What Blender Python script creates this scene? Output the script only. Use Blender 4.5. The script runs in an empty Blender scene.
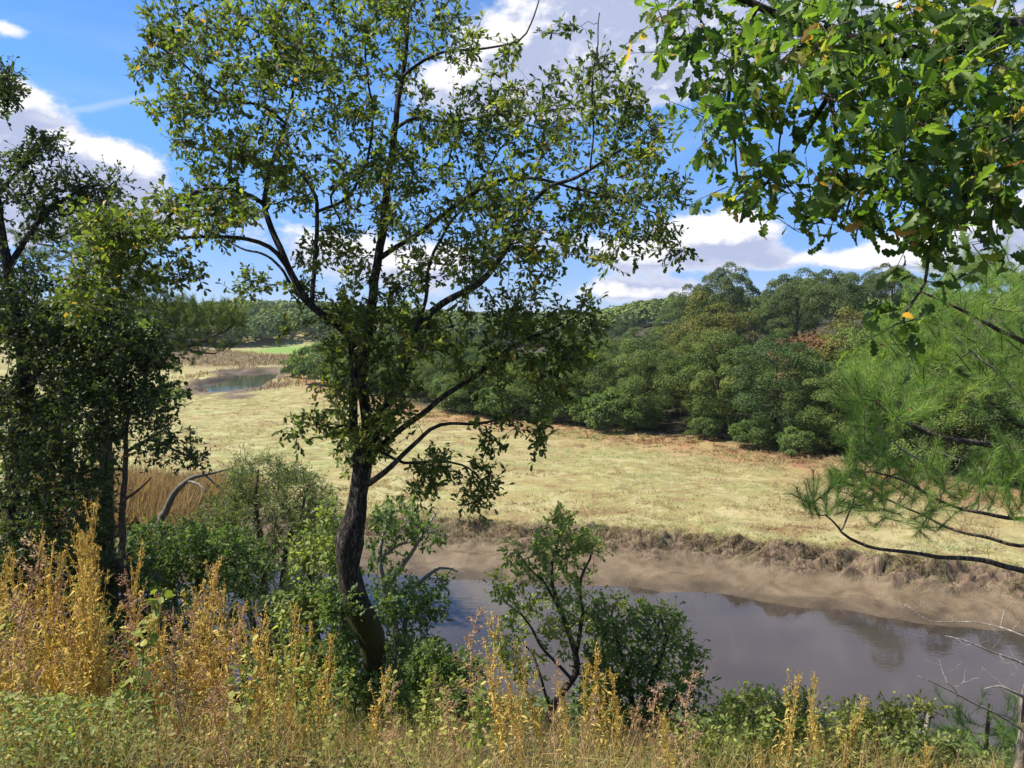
import bpy, math, random
import numpy as np
from mathutils import Vector, Euler

scene = bpy.context.scene
R = math.radians

# ------------------------------------------------------------------ camera
W, H, FPX = 1024, 768, 770.0
PITCH = R(4.4)
CAMZ = 10.0
cam_d = bpy.data.cameras.new("camera")
cam_d.sensor_width = 36.0
cam_d.lens = 36.0 * FPX / W
cam_d.clip_start = 0.05
cam_d.clip_end = 6000.0
cam = bpy.data.objects.new("camera", cam_d)
scene.collection.objects.link(cam)
cam.location = (0, 0, CAMZ)
cam.rotation_euler = (R(90) - PITCH, 0, 0)
scene.camera = cam

# ------------------------------------------------------------------ exposure and render settings
scene.view_settings.view_transform = 'Standard'
scene.view_settings.look = 'None'
scene.view_settings.exposure = 1.22
scene.view_settings.gamma = 1.0
scene.view_settings.use_curve_mapping = False
scene.render.engine = 'CYCLES'
scene.cycles.use_denoising = True
scene.cycles.max_bounces = 6
scene.cycles.diffuse_bounces = 3
scene.cycles.transmission_bounces = 4
scene.cycles.glossy_bounces = 2
scene.cycles.transparent_max_bounces = 4
scene.cycles.volume_bounces = 0
scene.cycles.caustics_reflective = False
scene.cycles.caustics_refractive = False

# ------------------------------------------------------------------ sun
SUN_AZ = -88.0      # degrees from +Y, clockwise: the sun stands to the left
SUN_EL = 53.0
sv = Vector((math.sin(R(SUN_AZ)) * math.cos(R(SUN_EL)), math.cos(R(SUN_AZ)) * math.cos(R(SUN_EL)), math.sin(R(SUN_EL))))
sun_d = bpy.data.lights.new("sun", 'SUN')
sun_d.energy = 4.2
sun_d.angle = R(0.55)
sun_d.color = (1.0, 0.93, 0.82)
sun = bpy.data.objects.new("sun", sun_d)
scene.collection.objects.link(sun)
sun.location = (-30, 0, 60)
sun.rotation_euler = sv.to_track_quat('Z', 'Y').to_euler()


def px_dir(px, py):
    dx, dy = (px - W / 2) / FPX, (H / 2 - py) / FPX
    cp, sp = math.cos(PITCH), math.sin(PITCH)
    return np.array((dx, cp + dy * sp, -sp + dy * cp))


def at(px, py, Y):
    d = px_dir(px, py)
    return d * (Y / d[1]) + np.array((0, 0, CAMZ))


# ------------------------------------------------------------------ sky: Nishita with procedural clouds laid out by compass direction and height
world = bpy.data.worlds.new("World")
scene.world = world
world.use_nodes = True


class NT:
    """tiny helper around a node tree"""
    def __init__(self, tree):
        self.t = tree

    def n(self, kind, **kw):
        nd = self.t.nodes.new(kind)
        for k, v in kw.items():
            setattr(nd, k, v)
        return nd

    def put(self, sock, val):
        if hasattr(val, 'is_output') or hasattr(val, 'links'):
            self.t.links.new(val, sock)
        else:
            sock.default_value = val

    def m(self, op, a, b=None, c=None, clamp=False):
        nd = self.n('ShaderNodeMath', operation=op, use_clamp=clamp)
        self.put(nd.inputs[0], a)
        if b is not None:
            self.put(nd.inputs[1], b)
        if c is not None:
            self.put(nd.inputs[2], c)
        return nd.outputs[0]

    def ss(self, x, a, b, lo=0.0, hi=1.0):
        nd = self.n('ShaderNodeMapRange', interpolation_type='SMOOTHSTEP')
        self.put(nd.inputs['Value'], x)
        nd.inputs['From Min'].default_value = a
        nd.inputs['From Max'].default_value = b
        nd.inputs['To Min'].default_value = lo
        nd.inputs['To Max'].default_value = hi
        return nd.outputs[0]

    def mix(self, f, a, b, mode='MIX'):
        nd = self.n('ShaderNodeMix', data_type='RGBA', blend_type=mode)
        self.put(nd.inputs[0], f)
        self.put(nd.inputs[6], a)
        self.put(nd.inputs[7], b)
        return nd.outputs[2]

    def xyz(self, x, y, z):
        nd = self.n('ShaderNodeCombineXYZ')
        self.put(nd.inputs[0], x)
        self.put(nd.inputs[1], y)
        self.put(nd.inputs[2], z)
        return nd.outputs[0]

    def noise(self, vec, scale, detail=4.0, rough=0.5, dist=0.0):
        nd = self.n('ShaderNodeTexNoise')
        if vec is not None:
            self.t.links.new(vec, nd.inputs['Vector'])
        nd.inputs['Scale'].default_value = scale
        nd.inputs['Detail'].default_value = detail
        nd.inputs['Roughness'].default_value = rough
        nd.inputs['Distortion'].default_value = dist
        return nd.outputs[0]


def sky_pos(px, py):
    d = px_dir(px, py)
    d = d / np.linalg.norm(d)
    return math.atan2(d[0], d[1]), math.asin(d[2])


# cloud masses: where (pixel of the photo turned into a compass bearing and height), half sizes in radians, weight
CLOUDS = [(600, 15, .15, .075, 1.15), (545, 75, .12, .045, 1.0), (470, 95, .12, .05, .55), (655, 45, .05, .05, .6),
          (30, 172, .10, .050, 1.0), (105, 172, .065, .028, .8), (-80, 150, .16, .07, 1.0), (60, 215, .16, .03, .8),
          (4, 28, .028, .012, .8), (2, 92, .03, .016, .6),
          (725, 232, .085, .030, 1.1), (650, 258, .08, .024, .95), (640, 292, .10, .018, .95), (760, 262, .06, .014, .6), (560, 240, .10, .025, .5),
          (360, 255, .13, .040, .85), (215, 290, .12, .008, .30), (440, 270, .06, .03, .6),
          (1000, 240, .10, .028, 1.0), (905, 258, .10, .016, .9), (1100, 200, .14, .07, .9), (790, 285, .10, .006, .45),
          (830, 5, .20, .085, 1.1), (900, -120, .26, .12, 1.1), (560, -120, .16, .06, .9), (620, -260, .30, .11, 1.0), (300, -420, .5, .14, .9), (400, -90, .12, .05, .7)]

g = bpy.data.node_groups.new("cloud_density", 'ShaderNodeTree')
g.interface.new_socket("az", in_out='INPUT', socket_type='NodeSocketFloat')
g.interface.new_socket("el", in_out='INPUT', socket_type='NodeSocketFloat')
g.interface.new_socket("d", in_out='OUTPUT', socket_type='NodeSocketFloat')
G = NT(g)
gi, go = G.n('NodeGroupInput'), G.n('NodeGroupOutput')
az, el = gi.outputs[0], gi.outputs[1]
pos = G.xyz(az, G.m('MULTIPLY', el, 1.7), 0.0)
big = G.noise(pos, 8.0, 8.0, 0.58, 0.15)
fine = G.noise(pos, 26.0, 7.0, 0.62, 0.1)
acc = None
for (px, py, sa, se, wt) in CLOUDS:
    a0, e0 = sky_pos(px, py)
    u = G.m('DIVIDE', G.m('SUBTRACT', az, a0), sa)
    v = G.m('DIVIDE', G.m('SUBTRACT', el, e0), se)
    q = G.m('MULTIPLY_ADD', u, u, G.m('MULTIPLY', v, v))
    w_ = G.m('MULTIPLY', G.m('EXPONENT', G.m('MULTIPLY', q, -1.0)), wt)
    acc = w_ if acc is None else G.m('ADD', acc, w_)
acc = G.m('MINIMUM', acc, 1.0)
far = G.m('MULTIPLY', G.ss(G.m('ABSOLUTE', az), 0.75, 1.1), 0.42)
acc = G.m('MAXIMUM', acc, far)
d = G.m('ADD', acc, G.m('MULTIPLY', G.m('SUBTRACT', big, 0.5), 1.1))
d = G.m('ADD', d, G.m('MULTIPLY', G.m('SUBTRACT', fine, 0.5), 0.9))
G.put(go.inputs[0], d)

N = NT(world.node_tree)
for nd in list(world.node_tree.nodes):
    world.node_tree.nodes.remove(nd)
tc = N.n('ShaderNodeTexCoord')
sep = N.n('ShaderNodeSeparateXYZ')
N.put(sep.inputs[0], tc.outputs['Generated'])
az = N.m('ARCTAN2', sep.outputs[0], sep.outputs[1])
el = N.m('ARCSINE', sep.outputs[2])
sky = N.n('ShaderNodeTexSky', sky_type='NISHITA')
sky.sun_disc = False
sky.sun_elevation = R(SUN_EL)
sky.sun_rotation = R(SUN_AZ)
sky.altitude = 50
sky.air_density = 0.85
sky.dust_density = 0.0
sky.ozone_density = 2.2
hs = N.n('ShaderNodeHueSaturation')
hs.inputs['Saturation'].default_value = 1.12
hs.inputs['Value'].default_value = 1.0
N.put(hs.inputs['Color'], N.mix(1.0, sky.outputs[0], (.90, .965, 1.10, 1), 'MULTIPLY'))
hz = N.ss(el, 0.0, 0.30, 0.50, 1.0)
skc = N.mix(1.0, hs.outputs[0], N.xyz(N.m('MULTIPLY', hz, .86), N.m('MULTIPLY', hz, .97), N.m('POWER', hz, .55)), 'MULTIPLY')
c1 = N.n('ShaderNodeGroup', node_tree=g)
N.put(c1.inputs[0], az)
N.put(c1.inputs[1], el)
c2 = N.n('ShaderNodeGroup', node_tree=g)
N.put(c2.inputs[0], N.m('SUBTRACT', az, 0.012))
N.put(c2.inputs[1], N.m('ADD', el, 0.026))
mask = N.ss(c1.outputs[0], 0.36, 0.74)
lit = N.ss(N.m('SUBTRACT', c1.outputs[0], c2.outputs[0]), -0.02, 0.42)
thin = N.ss(c1.outputs[0], 0.95, 0.45)
lit = N.m('MAXIMUM', lit, N.m('MULTIPLY', thin, 0.62))
ccol = N.mix(lit, (2.7, 3.05, 4.3, 1), (5.6, 5.6, 5.8, 1))
# faint contrail and thin high cirrus
a0, e0 = sky_pos(62, 112)
a1, e1 = sky_pos(140, 98)
sl = (e1 - e0) / (a1 - a0)
off = N.m('SUBTRACT', N.m('SUBTRACT', el, e0), N.m('MULTIPLY', N.m('SUBTRACT', az, a0), sl))
off = N.m('ADD', off, N.m('MULTIPLY', N.m('SUBTRACT', N.noise(N.xyz(az, el, 0.0), 40.0), 0.5), 0.006))
tr = N.m('EXPONENT', N.m('MULTIPLY', N.m('MULTIPLY', off, off), -1.0 / (0.0042 ** 2)))
span = N.m('MULTIPLY', N.ss(az, a0 - .02, a0 + .01), N.ss(az, a1 + .06, a1 - .03))
tr = N.m('MULTIPLY', N.m('MULTIPLY', tr, span), 0.32)
veil = N.m('MULTIPLY', N.ss(N.noise(N.xyz(az, N.m('MULTIPLY', el, 5.0), 3.0), 3.0, 6.0, .6), .45, .8), 0.16)
veil = N.m('MAXIMUM', veil, N.m('MULTIPLY', N.ss(el, 0.16, 0.0), 0.10))
soft = N.m('MAXIMUM', tr, veil)
col = N.mix(soft, skc, (4.6, 4.9, 5.8, 1))
col = N.mix(mask, col, ccol)
bg = N.n('ShaderNodeBackground')
bg.inputs['Strength'].default_value = 0.08
N.put(bg.inputs['Color'], col)
wo = N.n('ShaderNodeOutputWorld')
N.put(wo.inputs[0], bg.outputs[0])

# ------------------------------------------------------------------ mesh builder
COL = scene.collection


class MB:
    def __init__(self):
        self.v, self.f3, self.f4, self.a, self.n = [], [], [], [], 0

    def add(self, V, F, a=0.5):
        V = np.asarray(V, dtype=np.float64).reshape(-1, 3)
        F = np.asarray(F, dtype=np.int64)
        if len(V) == 0 or len(F) == 0:
            return
        (self.f3 if F.shape[1] == 3 else self.f4).append(F + self.n)
        self.v.append(V)
        self.a.append(np.full(len(V), a) if np.isscalar(a) else np.asarray(a))
        self.n += len(V)

    def tube(self, pts, rad, sides=6, a=0.5, cap=True, lump=0.0, rng=None):
        P = np.asarray(pts, dtype=float)
        n = len(P)
        rad = np.asarray(rad, dtype=float) * np.ones(n)
        T = np.gradient(P, axis=0)
        T /= np.linalg.norm(T, axis=1)[:, None] + 1e-9
        mean = np.abs(T.mean(axis=0))
        ref = np.eye(3)[int(np.argmin(mean))]
        S = np.cross(T, ref)
        S /= np.linalg.norm(S, axis=1)[:, None] + 1e-9
        B = np.cross(T, S)
        th = np.linspace(0, 2 * np.pi, sides, endpoint=False)
        rr = rad[:, None] * np.ones(sides)
        if lump and rng is not None:
            ph = rng.random(4) * 6.28
            z = np.linspace(0, 1, n)[:, None]
            rr = rr * (1 + lump * (np.sin(3 * th[None] + 5 * z * 3 + ph[0]) * .5 + np.sin(5 * th[None] - 9 * z + ph[1]) * .35 + np.sin(26 * z + th[None] + ph[2]) * .4))
        V = P[:, None, :] + rr[..., None] * (np.cos(th)[None, :, None] * S[:, None, :] + np.sin(th)[None, :, None] * B[:, None, :])
        V = V.reshape(-1, 3)
        i = np.arange(n - 1)[:, None] * sides
        j = np.arange(sides)[None]
        k = (j + 1) % sides
        F = np.stack([i + j, i + k, i + sides + k, i + sides + j], axis=-1).reshape(-1, 4)
        self.add(V, F, a)
        if cap:
            base = self.n - len(V)
            tip = P[-1] + T[-1] * rad[-1] * .8
            s = (n - 1) * sides
            F3 = np.stack([s + j[0], s + k[0], np.full(sides, n * sides)], axis=-1)
            # the tip shares the tube's last ring: add it as one more vertex
            self.v.append(tip[None])
            self.a.append(np.full(1, a if np.isscalar(a) else 0.5))
            self.f3.append(F3 + base)
            self.n += 1

    def inst(self, tpl, pos, d, nrm, size, rnd, wide=1.0):
        tv, tf = tpl
        pos, d, nrm = np.asarray(pos, float), np.asarray(d, float), np.asarray(nrm, float)
        k = len(pos)
        if k == 0:
            return
        d = d / (np.linalg.norm(d, axis=1)[:, None] + 1e-9)
        s = np.cross(d, nrm)
        s /= np.linalg.norm(s, axis=1)[:, None] + 1e-9
        nn = np.cross(s, d)
        size = np.asarray(size) * np.ones(k)
        wide = np.asarray(wide) * np.ones(k)
        V = pos[:, None] + size[:, None, None] * (tv[None, :, 0, None] * s[:, None] * wide[:, None, None] + tv[None, :, 1, None] * d[:, None] + tv[None, :, 2, None] * nn[:, None])
        F = (tf[None] + (np.arange(k) * len(tv))[:, None, None]).reshape(-1, tf.shape[1])
        self.add(V.reshape(-1, 3), F, np.repeat(np.asarray(rnd) * np.ones(k), len(tv)))

    def mesh(self, name, mat, origin=(0, 0, 0), smooth=False):
        me = bpy.data.meshes.new(name)
        V = np.concatenate(self.v) - np.asarray(origin)
        f3 = np.concatenate(self.f3) if self.f3 else np.zeros((0, 3), int)
        f4 = np.concatenate(self.f4) if self.f4 else np.zeros((0, 4), int)
        me.vertices.add(len(V))
        me.vertices.foreach_set('co', V.astype(np.float32).ravel())
        idx = np.concatenate([f3.ravel(), f4.ravel()]).astype(np.int32)
        me.loops.add(len(idx))
        me.loops.foreach_set('vertex_index', idx)
        npoly = len(f3) + len(f4)
        me.polygons.add(npoly)
        st = np.concatenate([np.arange(len(f3)) * 3, len(f3) * 3 + np.arange(len(f4)) * 4]).astype(np.int32)
        me.polygons.foreach_set('loop_start', st)
        me.polygons.foreach_set('use_smooth', np.full(npoly, smooth))
        me.update(calc_edges=True)
        at_ = me.attributes.new('rnd', 'FLOAT', 'POINT')
        at_.data.foreach_set('value', np.concatenate(self.a).astype(np.float32))
        me.materials.append(mat)
        return me

    def build(self, name, mat, parent=None, origin=None, smooth=False):
        if origin is None:
            origin = tuple(parent.location) if parent else (0, 0, 0)
        o = bpy.data.objects.new(name, self.mesh(name, mat, origin, smooth))
        COL.objects.link(o)
        if parent:
            o.parent = parent
        return o


def thing(name, label, cat, loc=(0, 0, 0), group=None):
    o = bpy.data.objects.new(name, None)
    COL.objects.link(o)
    o.empty_display_size = 0.2
    o.location = loc
    o['label'] = label
    o['category'] = cat
    if group:
        o['group'] = group
    return o


def dup(root, loc, rz, sc, label, group=None, tilt=(0, 0)):
    r = root.copy()
    COL.objects.link(r)
    r.location = loc
    r.rotation_euler = (tilt[0], tilt[1], rz)
    r.scale = sc if hasattr(sc, '__len__') else (sc, sc, sc)
    r['label'] = label
    if group:
        r['group'] = group
    for ch in list(root.children):
        c = ch.copy()
        COL.objects.link(c)
        c.parent = r
        for gc in ch.children:
            e = gc.copy()
            COL.objects.link(e)
            e.parent = c
    return r


# ------------------------------------------------------------------ numpy value noise
def _hash(ix, iy, seed):
    h = (ix.astype(np.int64) * 374761393 + iy.astype(np.int64) * 668265263 + seed * 1442695041) & 0x7fffffff
    h = ((h ^ (h >> 13)) * 1274126177) & 0x7fffffff
    return ((h ^ (h >> 16)) & 0xffff) / 65535.0


def vnoise(x, y, seed=0):
    ix, iy = np.floor(x), np.floor(y)
    fx, fy = x - ix, y - iy
    fx, fy = fx * fx * (3 - 2 * fx), fy * fy * (3 - 2 * fy)
    a, b = _hash(ix, iy, seed), _hash(ix + 1, iy, seed)
    c, d_ = _hash(ix, iy + 1, seed), _hash(ix + 1, iy + 1, seed)
    return (a * (1 - fx) + b * fx) * (1 - fy) + (c * (1 - fx) + d_ * fx) * fy


def fbm(x, y, seed=0, octv=4):
    s, amp, tot = 0, 1.0, 0
    for k in range(octv):
        s = s + amp * vnoise(x * 2 ** k + 17.3 * k, y * 2 ** k - 9.1 * k, seed + k)
        tot += amp
        amp *= .5
    return s / tot


def sstep(x, a, b):
    t = np.clip((x - a) / (b - a), 0, 1)
    return t * t * (3 - 2 * t)


# ------------------------------------------------------------------ terrain
RIVER_X = [-60, -25, -12, -3.6, 6.5, 12.3, 16, 30, 60]
RIVER_Y = [46, 34, 31.4, 30, 28.3, 25.9, 24.4, 20, 8]
EDGE = np.array([(60, -5), (36, 26), (25.6, 41.5), (22.0, 49.2), (14.4, 58.6), (7.1, 63), (-6, 75), (-15.3, 91), (-26, 116), (-33, 140), (-42, 190), (-66, 262)], float)


def edge_dist(x, y):
    """signed distance into the wood (positive inside, to the right of the polyline walked away from the camera)"""
    best = np.full(np.shape(x), 1e9)
    sgn = np.ones(np.shape(x))
    for a, b in zip(EDGE[:-1], EDGE[1:]):
        ab = b - a
        t = np.clip(((x - a[0]) * ab[0] + (y - a[1]) * ab[1]) / (ab @ ab), 0, 1)
        qx, qy = x - (a[0] + t * ab[0]), y - (a[1] + t * ab[1])
        dd = np.hypot(qx, qy)
        cr = ab[0] * (y - a[1]) - ab[1] * (x - a[0])
        up = dd < best
        best = np.where(up, dd, best)
        sgn = np.where(up, np.where(cr < 0, 1, -1), sgn)
    return best * sgn


def river_edge(x):
    return np.interp(x, RIVER_X, RIVER_Y) + (fbm(x * .5, x * 0 + 3.3, 5, 3) - .5) * 1.1


def bank_width(x):
    return np.interp(x, [-12, -3, 8, 14, 20], [4.6, 4.4, 4.2, 3.9, 3.6])


def pond_q(x, y):
    u = (x + 43.0 + (y - 124) * .24) / 5.0
    v = (y - 124.0) / 23.0
    w_ = (fbm(x * .22, y * .07, 31, 4) - .5) * 1.5 - .08
    return np.sqrt(u * u + v * v) + w_


def terrain(x, y):
    x, y = np.asarray(x, float), np.asarray(y, float)
    bank = 8.3 - np.maximum(y - 2.6, 0) * .5 - .12 * np.maximum(x - .3, 0) + .05 * np.maximum(-x - 2, 0)
    bank = bank + (fbm(x * .8, y * .8, 1) - .5) * .35 * sstep(y, 1.5, 3.5)
    d = y - river_edge(x)
    wd = bank_width(x)
    t = d / wd + (fbm(x * .55, y * .8, 8, 3) - .5) * .28 * sstep(d, 1.2, 2.2)
    far = np.interp(t, [-8, -1.5, 0, .55, .66, .80, .86, 1.0, 1.2, 4], [-1.6, -1.0, 0, .46, .70, .76, 1.02, 1.08, 1.25, 1.30])
    cl = np.exp(-((t - .84) / .17) ** 2)
    far = far + cl * ((fbm(x * .55, y * 3.6, 9, 5) - .5) * 1.3 + (np.abs(fbm(x * 1.3, y * 6, 13, 4) - .5) * -2.0 + .2))
    far = far + sstep(t, -.05, .3) * (1 - sstep(t, .6, .8)) * (fbm(x * 1.6, y * 3.0, 12, 3) - .5) * .16
    far = far + sstep(t, 1.1, 1.6) * ((fbm(x * .9, y * .9, 21, 4) - .5) * .22 + (fbm(x * .06, y * .06, 22, 2) - .5) * .5)
    # the pond in the far marsh
    q = pond_q(x, y)
    far = np.where(y > 90, far - (1 - sstep(q, .85, 1.22)) * 1.6, far)
    ring = np.exp(-((q - 1.38) / .2) ** 2) * sstep(y, 104, 118)
    far = far + ring * (fbm(x * .5, y * .5, 41, 3) - .3) * 1.1
    # wooded hill on the right, far hills all round
    e = edge_dist(x, y)
    fx = np.maximum(sstep(x, 14, 62), .05)
    hill = np.minimum(.125 * np.maximum(e - 1, 0), 9.5) * fx
    r = np.hypot(x, y)
    far_h = sstep(r, 262, 350) * (5.5 + 3.5 * sstep(-x, 20, 90) + 8 * (fbm(x * .009 + 3, y * .009, 51, 3) - .5)) 
    far = far + np.maximum(hill, far_h)
    left = sstep(-x, 60, 110) * sstep(y, 30, 60) * 5
    far = far + left * (1 - sstep(y, 200, 260))
    return np.maximum(bank, far)


def gz(x, y):
    return float(terrain(np.array([x]), np.array([y]))[0])


def lines(*segs):
    out = []
    for a, b, s in segs:
        out.append(np.arange(a, b, s))
    return np.concatenate(out)


def geo(a, b, n):
    return np.geomspace(a, b, n)


xs = np.concatenate([-geo(80, 2600, 34)[::-1][:-1], lines((-80, -16, .7), (-16, 23, .11), (23, 80, .7)), geo(80, 2600, 34)])
ys = np.concatenate([lines((-30, -2, 1.0), (-2, 23.2, .3), (23.2, 27, .12), (27, 35.0, .075), (35, 90, .55), (90, 200, 1.5)), geo(200, 3000, 60)])
X, Y = np.meshgrid(xs, ys)
Z = terrain(X, Y)
mb = MB()
nx, ny = len(xs), len(ys)
i = np.arange(ny - 1)[:, None] * nx
j = np.arange(nx - 1)[None]
F = np.stack([i + j, i + j + 1, i + nx + j + 1, i + nx + j], -1).reshape(-1, 4)
mb.add(np.stack([X, Y, Z], -1).reshape(-1, 3), F, 0.5)


# ------------------------------------------------------------------ materials
def new_mat(name):
    m = bpy.data.materials.new(name)
    m.use_nodes = True
    for nd in list(m.node_tree.nodes):
        m.node_tree.nodes.remove(nd)
    t = NT(m.node_tree)
    out = t.n('ShaderNodeOutputMaterial')
    return m, t, out


def ramp(t, fac, stops, interp='LINEAR'):
    nd = t.n('ShaderNodeValToRGB')
    nd.color_ramp.interpolation = interp
    els = nd.color_ramp.elements
    while len(els) < len(stops):
        els.new(0.5)
    for e_, (p, c) in zip(els, stops):
        e_.position = p
        e_.color = (*c, 1)
    t.put(nd.inputs[0], fac)
    return nd.outputs[0]


def leaf_mat(name, stops, trans=.35, rough=.45, spec=.35, glow=(1.25, 1.35, .5)):
    m, t, out = new_mat(name)
    at_ = t.n('ShaderNodeAttribute', attribute_name='rnd')
    c = ramp(t, at_.outputs['Fac'], stops)
    b = t.n('ShaderNodeBsdfPrincipled')
    t.put(b.inputs['Base Color'], c)
    b.inputs['Roughness'].default_value = rough
    b.inputs['Specular IOR Level'].default_value = spec
    tr = t.n('ShaderNodeBsdfTranslucent')
    t.put(tr.inputs['Color'], t.mix(1.0, c, (*[g_ * 1.5 for g_ in glow], 1), 'MULTIPLY'))
    mx = t.n('ShaderNodeMixShader')
    mx.inputs[0].default_value = trans
    t.put(mx.inputs[1], b.outputs[0])
    t.put(mx.inputs[2], tr.outputs[0])
    t.put(out.inputs[0], mx.outputs[0])
    return m


def bark_mat(name, dark, light, moss=None, scale=18.0, bump=.6, moss_top=7.8):
    m, t, out = new_mat(name)
    tc_ = t.n('ShaderNodeTexCoord')
    mp = t.n('ShaderNodeMapping')
    mp.inputs['Scale'].default_value = (1, 1, .35)
    t.put(mp.inputs[0], tc_.outputs['Object'])
    mp.inputs['Scale'].default_value = (1, 1, .28)
    n0 = t.noise(mp.outputs[0], scale * 1.5, 5, .6, .5)
    n1 = t.m('SUBTRACT', 1.0, t.m('ABSOLUTE', t.m('MULTIPLY', t.m('SUBTRACT', n0, .5), 5.0)), clamp=True)
    n1 = t.m('SUBTRACT', 1.0, n1)
    n2 = t.noise(tc_.outputs['Object'], scale * .28, 4, .6)
    c = t.mix(t.ss(n1, .15, .75), (*dark, 1), (*light, 1))
    c = t.mix(t.m('MULTIPLY', t.ss(n2, .55, .7), .55), c, (light[0] * 1.5, light[1] * 1.55, light[2] * 1.4, 1))
    if moss:
        geo_ = t.n('ShaderNodeNewGeometry')
        sp = t.n('ShaderNodeSeparateXYZ')
        t.put(sp.inputs[0], geo_.outputs['Position'])
        k = t.m('MULTIPLY', t.ss(sp.outputs[2], moss_top, moss_top - .7), t.ss(n2, .38, .56))
        c = t.mix(k, c, (*moss, 1))
    b = t.n('ShaderNodeBsdfPrincipled')
    b.inputs['Roughness'].default_value = .9
    b.inputs['Specular IOR Level'].default_value = .2
    t.put(b.inputs['Base Color'], c)
    bp = t.n('ShaderNodeBump')
    bp.inputs['Strength'].default_value = bump
    bp.inputs['Distance'].default_value = .03
    t.put(bp.inputs['Height'], n1)
    t.put(b.inputs['Normal'], bp.outputs[0])
    t.put(out.inputs[0], b.outputs[0])
    return m


# ground
gm, t, out = new_mat("ground_material")
tc_ = t.n('ShaderNodeTexCoord')
P = tc_.outputs['Object']
A = {k: t.n('ShaderNodeAttribute', attribute_name=k).outputs['Fac'] for k in ('mud', 'clod', 'wood', 'red', 'meadow', 'bank', 'wet')}
mp = t.n('ShaderNodeMapping')
mp.inputs['Scale'].default_value = (1, 1, 0.0)
t.put(mp.inputs[0], P)
P2 = mp.outputs[0]
n_big = t.noise(P2, .09, 4, .55, .6)
n_mid = t.noise(P2, .42, 6, .62, 1.4)
n_fine = t.noise(P2, 3.2, 5, .7, .8)
n_vf = t.noise(P2, 14.0, 3, .7, .4)
marsh = ramp(t, n_mid, [(.30, (.15, .095, .045)), (.41, (.26, .20, .085)), (.50, (.24, .26, .088)), (.60, (.39, .375, .19)), (.72, (.19, .235, .065))])
marsh = t.mix(t.m('MULTIPLY', t.ss(n_big, .45, .64), .40), marsh, (.30, .235, .11, 1))
marsh = t.mix(t.m('MULTIPLY', t.ss(n_fine, .56, .70), .55), marsh, (.17, .12, .055, 1))
marsh = t.mix(t.m('MULTIPLY', t.ss(n_fine, .46, .30), .45), marsh, (.48, .43, .24, 1))
marsh = t.mix(t.m('MULTIPLY', t.ss(n_vf, .55, .72), .4), marsh, (.20, .18, .07, 1))
mp3 = t.n('ShaderNodeMapping')
mp3.inputs['Scale'].default_value = (.8, 1.8, 0)
mp3.inputs['Rotation'].default_value = (0, 0, -.25)
t.put(mp3.inputs[0], P)
n_pat = t.noise(mp3.outputs[0], .30, 6, .68, 1.0)
marsh = t.mix(t.m('MULTIPLY', t.ss(n_pat, .55, .66), .62), marsh, (.19, .125, .06, 1))
marsh = t.mix(t.m('MULTIPLY', t.ss(n_pat, .46, .36), .5), marsh, (.22, .25, .085, 1))
red = ramp(t, n_fine, [(.3, (.22, .09, .05)), (.6, (.34, .19, .10)), (.8, (.30, .24, .12))])
marsh = t.mix(t.m('MULTIPLY', A['red'], t.ss(n_mid, .36, .60)), marsh, red)
mudc = ramp(t, t.noise(P2, .8, 5, .6, 1.0), [(.3, (.070, .050, .029)), (.5, (.135, .099, .058)), (.75, (.185, .14, .088))])
clod = ramp(t, n_fine, [(.36, (.03, .02, .014)), (.50, (.125, .088, .058)), (.68, (.24, .18, .125))])
clod = t.mix(t.m('MULTIPLY', t.ss(n_mid, .5, .62), .4), clod, (.12, .12, .05, 1))
bankc = ramp(t, n_fine, [(.3, (.045, .05, .02)), (.5, (.12, .10, .045)), (.72, (.24, .18, .07))])
c = marsh
c = t.mix(A['meadow'], c, (.15, .25, .05, 1))
c = t.mix(A['clod'], c, clod)
c = t.mix(A['mud'], c, mudc)
c = t.mix(t.m('MULTIPLY', A['wet'], .62), c, (.040, .030, .018, 1))
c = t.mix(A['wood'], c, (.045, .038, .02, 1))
c = t.mix(A['bank'], c, bankc)
b = t.n('ShaderNodeBsdfPrincipled')
t.put(b.inputs['Base Color'], c)
t.put(b.inputs['Roughness'], t.m('SUBTRACT', t.m('SUBTRACT', .92, t.m('MULTIPLY', A['mud'], .38)), t.m('MULTIPLY', A['wet'], .28)))
b.inputs['Specular IOR Level'].default_value = .25
bp = t.n('ShaderNodeBump')
bp.inputs['Strength'].default_value = .75
bp.inputs['Distance'].default_value = .18
hgt = t.m('ADD', t.m('MULTIPLY', n_fine, t.m('SUBTRACT', 1.0, t.m('MULTIPLY', A['mud'], .75))), t.m('MULTIPLY', n_vf, .25))
t.put(bp.inputs['Height'], hgt)
t.put(b.inputs['Normal'], bp.outputs[0])
t.put(out.inputs[0], b.outputs[0])

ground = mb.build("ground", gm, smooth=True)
ground['kind'] = 'structure'
d_ = Y - river_edge(X)
wd = bank_width(X)
tt = d_ / wd + (fbm(X * .55, Y * .8, 8, 3) - .5) * .28 * sstep(d_, 1.2, 2.2) + (fbm(X * 1.5, Y * 1.8, 61, 3) - .5) * .2
q = pond_q(X, Y)
E_ = edge_dist(X, Y)
bank_only = 8.3 - np.maximum(Y - 2.6, 0) * .5 - .12 * np.maximum(X - .3, 0)
far_area = Y > 90
mud = np.where(far_area, 1 - sstep(q, 1.08, 1.22), 1 - sstep(tt, .56, .68))
clodm = np.where(far_area, 1 - sstep(q, 1.3, 1.5), 1 - sstep(tt, .95, 1.15))
brown_far = sstep(Y, 150, 172) * (1 - sstep(Y, 205, 225)) * .8
clodm = np.maximum(clodm, brown_far * (X < -20))
redm = np.exp(-((E_ + 3.0) / 4.5) ** 2) * (Y > 36) + .9 * np.exp(-((E_ + 2.5) / 3) ** 2)
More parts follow.
